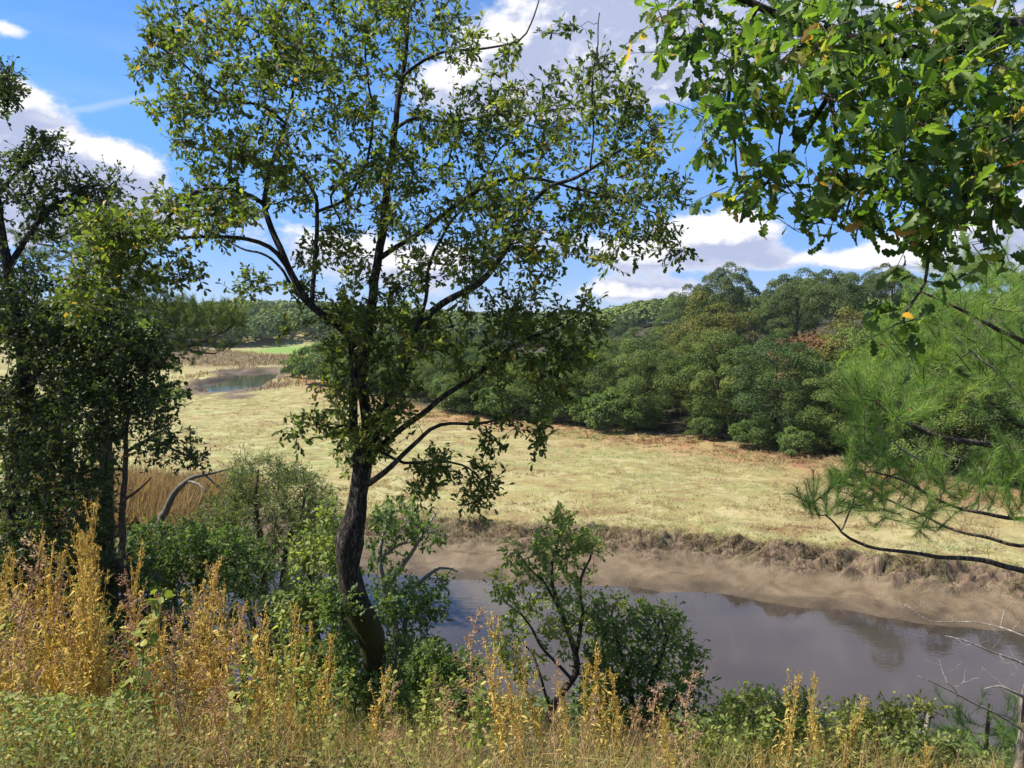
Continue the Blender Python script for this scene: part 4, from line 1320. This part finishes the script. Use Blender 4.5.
st.limb("branch", [(107, 470, 0), (112, 458, -.1), (114, 448, -.1)], [1.8, 1.3, .7], M['bark'])

# willow shrubs behind, left of the oak trunk
shrub("willow_bush", "tall feathery grey green willow bush left of the oak trunk", "bush", 16.0, 265,
      [([B, (262, 560, 0), (256, 510, 0), (258, 470, 0)], [5, 4, 2.6, 1]), ([B, (285, 560, 0), (300, 515, 0), (310, 480, 0)], [4, 3, 2, 1]), ([B, (240, 570, 0), (220, 530, 0), (205, 515, 0)], [4, 3, 2, 1])],
      [(260, 478, 34, 20, 66, 0, .7), (300, 495, 34, 24, 69, .2, .7), (235, 510, 34, 20, 66, 0, .7), (280, 530, 52, 26, 99, -.2, .7), (215, 540, 34, 20, 51, -.2, .6), (325, 540, 24, 36, 60, 0, .6), (250, 575, 60, 24, 75, -.2, .7)],
      M['grey_bush'], LANCE, .12, 47, .30, 6, 6, upb=.6)
shrub("willow_bush", "low dense green bush in front of the dead leaning trunk", "bush", 14.0, 170,
      [([B, (172, 580, 0), (165, 550, 0)], [5, 3.6, 1.5]), ([B, (200, 580, 0), (215, 555, 0)], [4, 3, 1.4]), ([B, (150, 585, 0), (140, 560, 0)], [4, 3, 1.4])],
      [(165, 540, 44, 18, 84, 0, .6), (215, 550, 44, 20, 90, 0, .6), (145, 570, 30, 22, 54, -.2, .5), (190, 580, 60, 24, 90, -.3, .6), (250, 570, 30, 22, 45, -.2, .5)],
      M['bush'], OVAL, .085, 48, .24, 5, 5)
shrub("willow_bush", "shaded bush with bare grey twigs below the willow on the bank", "bush", 12.0, 240,
      [([B, (240, 640, 0), (232, 600, 0)], [4, 3, 1.2]), ([B, (262, 640, 0), (275, 600, 0)], [4, 3, 1.2]), ([B, (210, 650, 0), (195, 620, 0)], [4, 3, 1.2])],
      [(235, 605, 44, 18, 39, 0, .5), (285, 615, 30, 30, 39, 0, .5), (195, 625, 34, 20, 30, -.1, .5), (240, 650, 64, 26, 60, -.2, .5)],
      M['evergreen'], OVAL, .075, 49, .22, 4, 5, bias=.1)
shrub("bramble_bush", "dark bush in deep shade below the evergreen oak", "bush", 9.5, 60,
      [([B, (60, 620, 0), (50, 570, 0)], [5, 3.6, 1.4]), ([B, (90, 620, 0), (110, 570, 0)], [5, 3.2, 1.4]), ([B, (20, 620, 0), (5, 580, 0)], [5, 3.2, 1.4])],
      [(60, 575, 60, 34, 135, 0, .6), (120, 590, 40, 36, 90, -.1, .5), (5, 590, 40, 36, 75, 0, .5), (80, 640, 90, 34, 135, -.2, .6), (165, 640, 34, 34, 60, -.1, .5)],
      M['evergreen'], OVAL, .07, 50, .2, 5, 5)
# bright shrub round the foot of the oak
shrub("elder_bush", "sunlit pale green bush close behind the oak trunk on its left", "bush", 8.4, 325,
      [([B, (322, 660, 0), (312, 600, 0), (308, 555, 0)], [4, 3, 2.2, 1]), ([B, (340, 660, 0), (345, 600, 0), (335, 540, .1)], [4, 3, 2.2, 1]), ([B, (300, 680, 0), (292, 640, 0)], [3, 2.2, 1])],
      [(318, 555, 30, 28, 53, 0, .3), (300, 605, 26, 26, 53, 0, .3), (330, 610, 28, 30, 61, .1, .3), (310, 660, 34, 32, 75, 0, .3), (335, 520, 18, 18, 19, .1, .2), (345, 575, 16, 40, 30, .2, .2), (310, 700, 34, 24, 53, -.1, .3), (348, 640, 16, 40, 40, .1, .2), (345, 690, 22, 30, 40, .2, .2)],
      M['bright'], OVAL, .062, 51, .16, 5, 5, bias=.18)
shrub("willow_bush", "thin bush with pale bent branches close right of the oak trunk", "bush", 10.5, 400,
      [([B, (398, 640, 0), (385, 590, 0), (380, 555, 0), (388, 520, 0)], [4, 3.4, 3, 2.4, 1.2]), ([B, (405, 620, 0), (418, 585, 0), (440, 568, 0), (458, 572, 0)], [3.6, 2.6, 2, 1.5, .8]), ([(385, 590, 0), (410, 555, 0), (425, 530, 0), (436, 512, 0)], [2.6, 2, 1.5, .8]), ([(380, 560, 0), (398, 545, 0), (420, 540, 0)], [2, 1.4, .8])],
      [(400, 520, 28, 20, 48, 0, .4), (430, 535, 20, 12, 16, 0, .3), (385, 560, 18, 26, 25, .2, .4), (405, 600, 26, 20, 54, 0, .4), (432, 610, 20, 14, 25, -.1, .3), (400, 640, 40, 26, 64, -.2, .4), (445, 580, 10, 8, 8, 0, .2), (420, 660, 34, 24, 54, -.3, .4)],
      M['bush'], OVAL, .07, 52, .18, 4, 5, bark=M['pale'], bias=.05)
shrub("elder_bush", "dark green bush between the oak trunk and the water", "bush", 8.0, 440,
      [([B, (440, 690, 0), (432, 650, 0)], [3.4, 2.4, 1]), ([B, (455, 690, 0), (470, 660, 0)], [3, 2, 1])],
      [(430, 668, 26, 22, 68, 0, .3), (465, 672, 20, 16, 39, 0, .3), (440, 710, 40, 24, 97, -.1, .3), (405, 690, 20, 34, 63, .1, .3)],
      M['bush'], OVAL, .05, 53, .15, 5, 6, bias=.1)
shrub("hawthorn_bush", "leafy shoots hugging the mossy foot of the big oak", "bush", 6.75, 352,
      [([B, (352, 690, 0), (346, 640, 0), (340, 600, 0)], [2.6, 2, 1.5, .7]), ([B, (392, 700, 0), (396, 660, 0), (392, 630, 0)], [2.4, 1.8, 1.3, .7])],
      [(338, 650, 16, 40, 30, 0, .15), (345, 700, 22, 26, 30, 0, .15), (398, 670, 14, 34, 22, .1, .15), (395, 710, 22, 20, 24, 0, .15), (330, 600, 14, 20, 12, 0, .12), (358, 690, 20, 24, 16, -.15, .08), (342, 610, 12, 34, 14, -.05, .1), (382, 590, 10, 24, 8, .05, .1)],
      M['bush'], OVAL, .044, 60, .12, 5, 6, bias=.05)
# the sapling with curved stem in front of the water
shrub("oak_sapling", "slim oak sapling with a curved dark stem in front of the water", "sapling", 7.6, 540,
      [([B, (548, 720, 0), (560, 695, 0), (574, 676, 0), (576, 655, 0), (566, 625, 0), (556, 598, 0), (552, 575, 0), (556, 545, 0), (562, 520, 0)], [5, 4.6, 4.2, 3.6, 3, 2.4, 2, 1.7, 1.3, .8]),
       ([(575, 660, 0), (582, 620, .1), (580, 585, .1), (590, 560, .1), (592, 545, .1)], [2.4, 2, 1.6, 1.2, .7]), ([(560, 610, 0), (545, 585, -.1), (532, 570, -.2), (520, 555, -.2)], [1.8, 1.4, 1, .7]),
       ([(572, 680, 0), (545, 650, -.1), (525, 620, -.1), (505, 600, -.2)], [1.8, 1.5, 1.1, .7]), ([(552, 715, 0), (535, 660, .1), (520, 640, .2)], [1.6, 1.2, .7])],
      [(560, 520, 14, 12, 12, 0, .15), (558, 545, 28, 18, 31, 0, .25), (545, 570, 30, 18, 26, 0, .25), (510, 555, 14, 12, 7, -.2, .12), (588, 545, 16, 12, 10, .1, .15), (600, 548, 10, 8, 5, .1, .1), (512, 600, 20, 14, 12, -.2, .15), (500, 585, 10, 12, 5, -.2, .12), (550, 610, 30, 20, 24, 0, .25), (580, 600, 18, 26, 19, .1, .2), (505, 640, 16, 18, 12, -.1, .15), (525, 665, 24, 24, 16, 0, .2), (560, 640, 24, 20, 14, 0, .2)],
      M['bright'], OAK_LO, .060, 54, .12, 4, 5, rk=.8, bias=.2, step=.06, maxr=.02)
shrub("elder_bush", "wide round green bush right of the sapling in front of the water", "bush", 7.9, 640,
      [([B, (632, 700, 0), (620, 650, 0), (612, 615, 0)], [4, 3, 2, 1]), ([B, (650, 690, 0), (665, 640, 0), (660, 612, 0)], [4, 3, 2, 1]), ([B, (675, 700, 0), (692, 680, 0)], [3, 2, 1])],
      [(598, 640, 22, 24, 30, 0, .3), (605, 675, 24, 24, 30, 0, .3), (620, 612, 30, 16, 28, 0, .3), (655, 625, 30, 20, 39, 0, .3), (625, 650, 38, 24, 57, 0, .3), (675, 660, 26, 24, 41, 0, .3), (640, 695, 54, 30, 85, -.1, .35), (695, 690, 14, 20, 13, 0, .2), (600, 700, 30, 30, 33, 0, .3), (650, 740, 60, 24, 65, -.2, .3)],
      M['bright'], OVAL, .050, 55, .15, 5, 5, bias=-.05)
# bottom right bushes
shrub("bramble_bush", "pale yellow green leafy bush at the bottom right beside the water", "bush", 5.9, 770,
      [([B, (768, 745, 0), (760, 712, 0)], [3, 2.2, .9]), ([B, (785, 745, 0), (800, 715, 0)], [3, 2, .9]), ([B, (745, 750, 0), (738, 725, 0)], [3, 2, .9])],
      [(750, 708, 28, 14, 36, 0, .2), (790, 712, 28, 18, 39, 0, .25), (735, 735, 26, 18, 33, 0, .25), (775, 745, 46, 26, 75, -.1, .3), (820, 730, 20, 22, 24, 0, .25), (760, 780, 60, 20, 51, -.2, .3)],
      M['bright'], OVAL, .040, 56, .13, 6, 6, bias=.32)
shrub("hazel_bush", "yellowing bush among orange stalks at the bottom right", "bush", 5.6, 880,
      [([B, (878, 755, 0), (870, 725, 0)], [3, 2.2, .9]), ([B, (900, 750, 0), (912, 722, 0)], [3, 2, .9]), ([B, (850, 755, 0), (838, 735, 0)], [3, 2, .9])],
      [(865, 722, 30, 16, 27, 0, .2), (905, 715, 24, 14, 24, 0, .2), (840, 748, 26, 20, 24, 0, .2), (890, 750, 50, 22, 51, -.1, .25), (880, 790, 80, 20, 45, -.2, .25)],
      M['weed_green'], OVAL, .036, 57, .13, 6, 7, bias=.0)
shrub("bramble_bush", "low fresh green bush between the yellowing bush and the small corner pine", "bush", 5.2, 930,
      [([B, (930, 790, 0), (925, 760, 0)], [3, 2.2, .9]), ([B, (950, 790, 0), (962, 765, 0)], [3, 2, .9])],
      [(925, 755, 34, 18, 34, 0, .2), (965, 775, 34, 16, 26, 0, .2), (890, 785, 34, 14, 20, 0, .2)],
      M['bright'], OVAL, .036, 61, .12, 6, 6, bias=.2)
shrub("bramble_bush", "bright leafy bush at the bottom edge below the wide round bush", "bush", 5.0, 690,
      [([B, (690, 790, 0), (685, 755, 0)], [3, 2.2, .9]), ([B, (715, 790, 0), (725, 760, 0)], [3, 2, .9])],
      [(690, 748, 30, 16, 30, 0, .2), (730, 762, 34, 18, 34, 0, .2), (660, 775, 30, 16, 22, 0, .2)],
      M['weed_green'], OVAL, .034, 62, .12, 6, 6, bias=-.1)
YS = 5.8
root = thing("pine_tree", "small young pine at the bottom right corner", "tree", base_at(985, YS))
ps = Plant(root, YS, 58, step=.06)
bz = np.array(root.location)
ps.limb("trunk", [bz - np.array((0, 0, .1)), ps.w((984, 760, 0)), ps.w((986, 735, 0)), ps.w((990, 705, 0))], np.array([3, 2.6, 2, 1]) * YS / FPX, pb, 8, world=True)
E_ = ps.ell
ps.twigs(np.vstack([E_(990, 725, 34, 22, 26, 0, .25), E_(955, 745, 24, 18, 16, 0, .25), E_(1010, 755, 24, 24, 20, 0, .25), E_(965, 775, 60, 20, 24, 0, .3), E_(948, 715, 10, 10, 3, .1, .1), E_(1030, 740, 20, 40, 16, 0, .3)]), None, rk=1.0, maxr=.03)
ps.needles(M['pine'], .10, 60, .12)
ps.twig_mb.build("twigs", pb, root, smooth=True)

# grey dead branches at the right edge and the pale trunk they grow from
root = thing("dead_tree", "pale grey dead tree at the right edge with bare branches over the water", "dead tree", base_at(1019, 5.0))
dd_ = Plant(root, 5.0, 59, step=.05)
bz = np.array(root.location)
dd_.limb("trunk", [bz - np.array((0, 0, .15)), dd_.w((1020, 760, 0)), dd_.w((1026, 700, 0)), dd_.w((1034, 640, 0)), dd_.w((1042, 560, 0))], np.array([6.5, 5.5, 4.5, 3.2, 1.5]) * 5 / FPX, M['grey_wood'], 10, .05, world=True)
for pts, rd in [([(1030, 735, 0), (1010, 722, -.1), (985, 708, -.2), (960, 696, -.25), (935, 684, -.3), (917, 676, -.3)], [1.36, 1.18, 0.99, 0.81, 0.62, 0.37]),
                ([(1036, 672, 0), (1015, 660, 0), (990, 650, 0), (965, 640, 0), (945, 637, 0)], [1.24, 1.12, 0.93, 0.74, 0.43]),
                ([(1028, 700, 0), (1012, 692, -.1), (1000, 686, -.1), (985, 688, -.1)], [1.61, 1.36, 0.99, 0.50]),
                ([(1034, 640, 0), (1000, 628, .1), (970, 622, .2), (930, 620, .2), (905, 605, .3)], [0.99, 0.81, 0.62, 0.50, 0.31]),
                ([(958, 697, -.25), (952, 686, -.25), (940, 680, -.25)], [0.62, 0.50, 0.31]), ([(1000, 628, .1), (1005, 612, .1), (1012, 600, .1)], [0.56, 0.43, 0.31])]:
    dd_.limb("branch", pts, rd, M['pale'])
dd_.twigs(np.vstack([dd_.ell(930, 605, 60, 20, 26, .2, .2), dd_.ell(990, 620, 40, 24, 24, .1, .2), dd_.ell(1000, 670, 30, 20, 14, 0, .2), dd_.ell(960, 655, 50, 20, 12, 0, .2)]), M['pale'], rk=.42, maxr=.02, up=0)
root = thing("wooden_post", "short pale broken post standing at the water's edge at the right", "post", base_at(931, 13.5))
bz = np.array(root.location)
mbp = MB()
tp = at(931, 707, 13.5)
pth, rd = smooth_path([bz - np.array((0, 0, .2)), (bz + tp) / 2 + np.array((.02, 0, 0)), tp], [.055, .05, .04], .2)
mbp.tube(pth, rd, 8)
mbp.build("post_shaft", M['pale'], root, smooth=True)

# ------------------------------------------------------------------ weeds in the foreground
def weed_proto(name, seed, kind):
    """one dry stalk, 1 m tall: stem, side stems, seed heads, withered leaves"""
    rng = np.random.default_rng(seed)
    root = thing(name, "x", "weed")
    sm, hm, lm = MB(), MB(), MB()
    lean = rng.normal(0, .10, 2)
    tt_ = np.linspace(0, 1, 9)
    path = np.stack([lean[0] * tt_ ** 2 + .02 * np.sin(tt_ * 7 + rng.random() * 6), lean[1] * tt_ ** 2 + .02 * np.sin(tt_ * 6 + rng.random() * 6), tt_], -1)
    sm.tube(path, np.linspace(.0075, .0022, 9), 5, .62)
    nb = dict(gold=15, pink=15, green=11)[kind]
    sp, sd_ = [], []
    for k in range(nb):
        z = .22 + .74 * (k + rng.random()) / nb
        p0 = np.array([np.interp(z, tt_, path[:, 0]), np.interp(z, tt_, path[:, 1]), z])
        a_ = k * 2.4 + rng.normal(0, .4)
        o = np.array([math.cos(a_), math.sin(a_), 0])
        Lb = (.10 + .30 * (1 - z)) * rng.uniform(.6, 1.15) * (1.0 if kind != 'pink' else 1.15)
        rise = dict(gold=1.7, pink=1.0, green=1.2)[kind]
        s = np.linspace(0, 1, 6)[:, None]
        q_ = p0 + Lb * (o * s * dict(gold=.33, pink=.5, green=.5)[kind] + np.array([0, 0, 1]) * s ** 1.3 * rise * .6) + rng.normal(0, .012, 3) * s
        if kind == 'pink':
            q_[:, 2] -= (s[:, 0] ** 3) * Lb * .25
        sm.tube(q_, np.linspace(.0036, .0014, 6), 4, .6, False)
        n_ = int((36 if kind != 'green' else 16) * (.4 + Lb / .3))
        f_ = rng.uniform(.12, 1.05, n_)
        b_ = np.stack([np.interp(f_, s[:, 0], q_[:, c_]) for c_ in range(3)], -1)
        sp.append(b_ + rng.normal(0, .008 if kind != 'pink' else .014, b_.shape))
        sd_.append(unit(rng.normal(0, .6, b_.shape) + o * .4 + np.array([0, 0, .7 if kind != 'pink' else .1])))
    # seeds close to the top of the main stem
    f_ = rng.uniform(.6, 1.02, 60)
    b_ = np.stack([np.interp(f_, tt_, path[:, c_]) for c_ in range(3)], -1)
    sp.append(b_ + rng.normal(0, .010, b_.shape))
    sd_.append(unit(rng.normal(0, .6, b_.shape) + np.array([0, 0, .8])))
    sp, sd_ = np.vstack(sp), np.vstack(sd_)
    base = .45 if kind != 'pink' else .5
    hm.inst(SEED, sp, sd_, rng.normal(0, 1, sp.shape), rng.uniform(.008, .018, len(sp)) * (1 if kind != 'green' else 1.3), np.clip(rng.normal(base, .25, len(sp)), 0, 1))
    n_ = dict(gold=60, pink=50, green=90)[kind]
    z = rng.uniform(.05, .8 if kind != 'green' else .98, n_)
    p = np.stack([np.interp(z, tt_, path[:, 0]), np.interp(z, tt_, path[:, 1]), z], -1)
    a_ = rng.random(n_) * 6.283
    r_ = rng.uniform(.0, .12, n_) * (1 - z * .6)
    p += np.stack([np.cos(a_) * r_, np.sin(a_) * r_, r_ * .8], -1)
    d = unit(np.stack([np.cos(a_), np.sin(a_), rng.uniform(-.8, .7, n_)], -1))
    lm.inst(LANCE if kind != 'green' else OVAL, p, d, np.array([0, 0, 1.]) + rng.normal(0, .5, p.shape), rng.uniform(.03, .075, n_), np.clip(rng.normal(.5, .25, n_), 0, 1), wide=1.3)
    mm = M[dict(gold='weed', pink='weed_pink', green='weed_green')[kind]]
    sm.build("stem", mm, root)
    hm.build("seed_heads", mm, root)
    lm.build("leaves", mm if kind == 'green' else M['weed'], root)
    return root


WP = {}
for k in range(4):
    WP['gold', k] = weed_proto("dry_weed", 300 + k, 'gold')
for k in range(3):
    WP['pink', k] = weed_proto("dry_weed", 320 + k, 'pink')
for k in range(3):
    WP['green', k] = weed_proto("green_weed", 340 + k, 'green')
wused = set()
rw = random.Random(12)


def weed(kind, px, py_top, Y, label, group=None):
    ks = [k for k in WP if k[0] == kind]
    key = ks[rw.randrange(len(ks))]
    free = [k for k in ks if k not in wused]
    if free:
        key = free[0]
    tp = at(px, py_top, Y)
    x = tp[0]
    z0 = gz(x, Y) - .03
    hh = max(.22, min(1.7, tp[2] - z0))
    rz = rw.random() * 6.283
    wv = min(1.0, max(.5, hh)) * rw.uniform(.75, 1.05)
    p = WP[key]
    tilt = (rw.gauss(0, .07), rw.gauss(0, .09))
    if key not in wused:
        wused.add(key)
        p.location, p.rotation_euler, p.scale = (x, Y, z0), (tilt[0], tilt[1], rz), (wv, wv, hh)
        p['label'] = label
        if group:
            p['group'] = group
        return p
    return dup(p, (x, Y, z0), rz, (wv, wv, hh), label, group, tilt)


for (kind, px, py, Y, lab) in [
    ('gold', 82, 508, 3.7, "tallest golden dry stalk, rising against the dark oak at the left"),
    ('gold', 104, 535, 3.8, "golden stalk just right of the tallest one at the left"),
    ('gold', 58, 545, 3.7, "golden stalk just left of the tallest one at the left"),
    ('pink', 150, 570, 3.7, "pinkish seeding stalk right of the tall golden stalks"),
    ('pink', 182, 590, 3.6, "drooping pinkish seeding stalk below the willow bushes"),
    ('pink', 4, 545, 3.4, "dry seeding stalk cut by the left edge of the photo"),
    ('green', 262, 620, 3.9, "yellow green stalk standing highest left of the oak foot"),
    ('gold', 548, 640, 4.0, "yellow stalk standing before the sapling"),
    ('gold', 582, 668, 4.1, "yellow stalk leaning beside the sapling stem"),
    ('pink', 470, 612, 4.6, "thin reddish airy stalk against the water"),
    ('green', 412, 660, 4.2, "leafy green stalk at the foot of the oak trunk"),
    ('gold', 818, 676, 4.6, "orange stalk sticking up in front of the water at the bottom right"),
    ('gold', 850, 695, 4.6, "orange stalk right of the one sticking up before the water"),
    ('pink', 640, 705, 4.2, "brown seeding stalk below the wide green bush"),
]:
    weed(kind, px, py, Y, lab)
top_line = [(-40, 590), (0, 600), (60, 585), (130, 585), (200, 610), (260, 645), (330, 685), (380, 690), (430, 672), (500, 668), (560, 668), (620, 685), (700, 715), (760, 735), (820, 700), (880, 708), (940, 720), (1000, 750), (1080, 750)]
tlx, tly = zip(*top_line)
for k in range(150):
    px = rw.uniform(-50, 1060) if k % 5 < 3 else rw.uniform(-50, 420)
    Y = rw.uniform(2.9, 5.2)
    py = np.interp(px, tlx, tly) + (rw.uniform(-55, 0) if k % 4 == 0 else rw.uniform(-10, 70))
    r_ = rw.random()
    if px > 690 and k % 3:
        continue
    if px > 690:
        kind = 'gold' if r_ < .6 else 'green'
    elif px > 340:
        kind = 'gold' if r_ < .42 else ('pink' if r_ < .72 else 'green')
    else:
        kind = 'gold' if r_ < .76 else ('pink' if r_ < .86 else 'green')
    side = "bottom left" if px < 340 else ("bottom middle" if px < 690 else "bottom right")
    lab, grp = {'gold': (f"golden dry weed in the crowded stand along the {side}", f"golden weeds along the {side}"),
                'pink': (f"brownish seeding weed in the crowded stand along the {side}", f"brownish weeds along the {side}"),
                'green': (f"yellow green leafy weed in the crowded stand along the {side}", f"leafy weeds along the {side}")}[kind]
    weed(kind, px, py, Y, lab, grp)

# low cover between the stalks and over the bank
rng = np.random.default_rng(404)
mc = MB()
n_ = 56000
yy = rng.uniform(2.2, 8.5, n_)
xx = rng.uniform(-.85, .85, n_) * (yy + .6)
dens = fbm(xx * 1.2, yy * 1.2, 111, 3)
z = terrain(xx, yy)
p = np.stack([xx, yy, z + rng.uniform(.0, .22, n_) * (.4 + dens)], -1)
rn = np.clip(.1 + fbm(xx * .9 + 4, yy * .9, 115, 3) * .85 + rng.normal(0, .17, n_), 0, 1)
hf = n_ // 2
mc.inst(OVAL, p[:hf], rng.normal(0, 1, (hf, 3)) * np.array([1, 1, .4]), rng.normal(0, .5, (hf, 3)) + np.array([0, 0, 1]), rng.uniform(.012, .03, hf), rn[:hf] * .62)
mc.inst(BLADE, p[hf:], rng.normal(0, .5, (n_ - hf, 3)) + np.array([0, 0, 1]), rng.normal(0, 1, (n_ - hf, 3)), rng.uniform(.08, .26, n_ - hf), np.clip(rn[hf:] + .15, 0, 1), wide=.32)
o = mc.build("ground_cover", M['cover'])
o['kind'] = 'stuff'
o['label'] = "low grass and small leaves covering the bank under the weeds"
o['category'] = "ground cover"
mc = MB()
n_ = 26000
yy = rng.uniform(7.5, 21, n_)
xx = rng.uniform(-.75, .75, n_) * (yy + 1)
z = terrain(xx, yy)
ok = (z > .1) & (yy < np.interp(xx, RIVER_X, RIVER_Y) - 4)
xx, yy, z = xx[ok], yy[ok], z[ok]
dens = fbm(xx * .6, yy * .6, 121, 3)
p = np.stack([xx, yy, z + rng.uniform(0, .7, len(xx)) * dens], -1)
mc.inst(OVAL, p, rng.normal(0, 1, p.shape) * np.array([1, 1, .5]), rng.normal(0, .6, p.shape) + np.array([0, 0, 1]), rng.uniform(.06, .14, len(xx)), np.clip(rng.normal(.45, .2, len(xx)), 0, .95))
o = mc.build("undergrowth", M['bush'])
o['kind'] = 'stuff'
o['label'] = "shaded brambles and ivy covering the lower bank"
o['category'] = "undergrowth"
# leafy patch in the bottom left corner
mc = MB()
n_ = 3200
c_ = at(50, 745, 3.1)
xx = c_[0] + rng.normal(0, .22, n_)
yy = 3.1 + rng.normal(0, .25, n_)
p = np.stack([xx, yy, terrain(xx, yy) + .10 + rng.uniform(0, .30, n_)], -1)
mc.inst(OVAL, p, rng.normal(0, 1, (n_, 3)) * np.array([1, 1, .5]), rng.normal(0, .45, (n_, 3)) + np.array([0, -.2, 1]), rng.uniform(.014, .030, n_), np.clip(rng.normal(.6, .22, n_), 0, 1))
o = mc.build("leafy_patch", M['bright'])
o['kind'] = 'stuff'
o['label'] = "patch of fresh green leaves in the bottom left corner"
o['category'] = "ground cover"

# protos nothing used
for dct, us in ((protos, used), (WP, wused)):
    for k, r_ in dct.items():
        if k not in us:
            for ch in list(r_.children):
                bpy.data.objects.remove(ch)
            bpy.data.objects.remove(r_)

# the air between here and the far hills
hm, t, out = new_mat("haze_material")
pv = t.n('ShaderNodeVolumePrincipled')
pv.inputs['Color'].default_value = (.80, .88, 1.0, 1)
pv.inputs['Density'].default_value = .00013
pv.inputs['Anisotropy'].default_value = .2
t.put(out.inputs['Volume'], pv.outputs[0])
mb = MB()
x0, x1, y0, y1, z0, z1 = -2700, 2700, -60, 3100, -3.2, 34
mb.add([(x0, y0, z0), (x1, y0, z0), (x1, y1, z0), (x0, y1, z0), (x0, y0, z1), (x1, y0, z1), (x1, y1, z1), (x0, y1, z1)],
       [(0, 3, 2, 1), (4, 5, 6, 7), (0, 1, 5, 4), (1, 2, 6, 5), (2, 3, 7, 6), (3, 0, 4, 7)])
hz_ = mb.build("haze", hm)
hz_['kind'] = 'stuff'
hz_['label'] = "thin bluish haze over the far hills"
hz_['category'] = "haze"
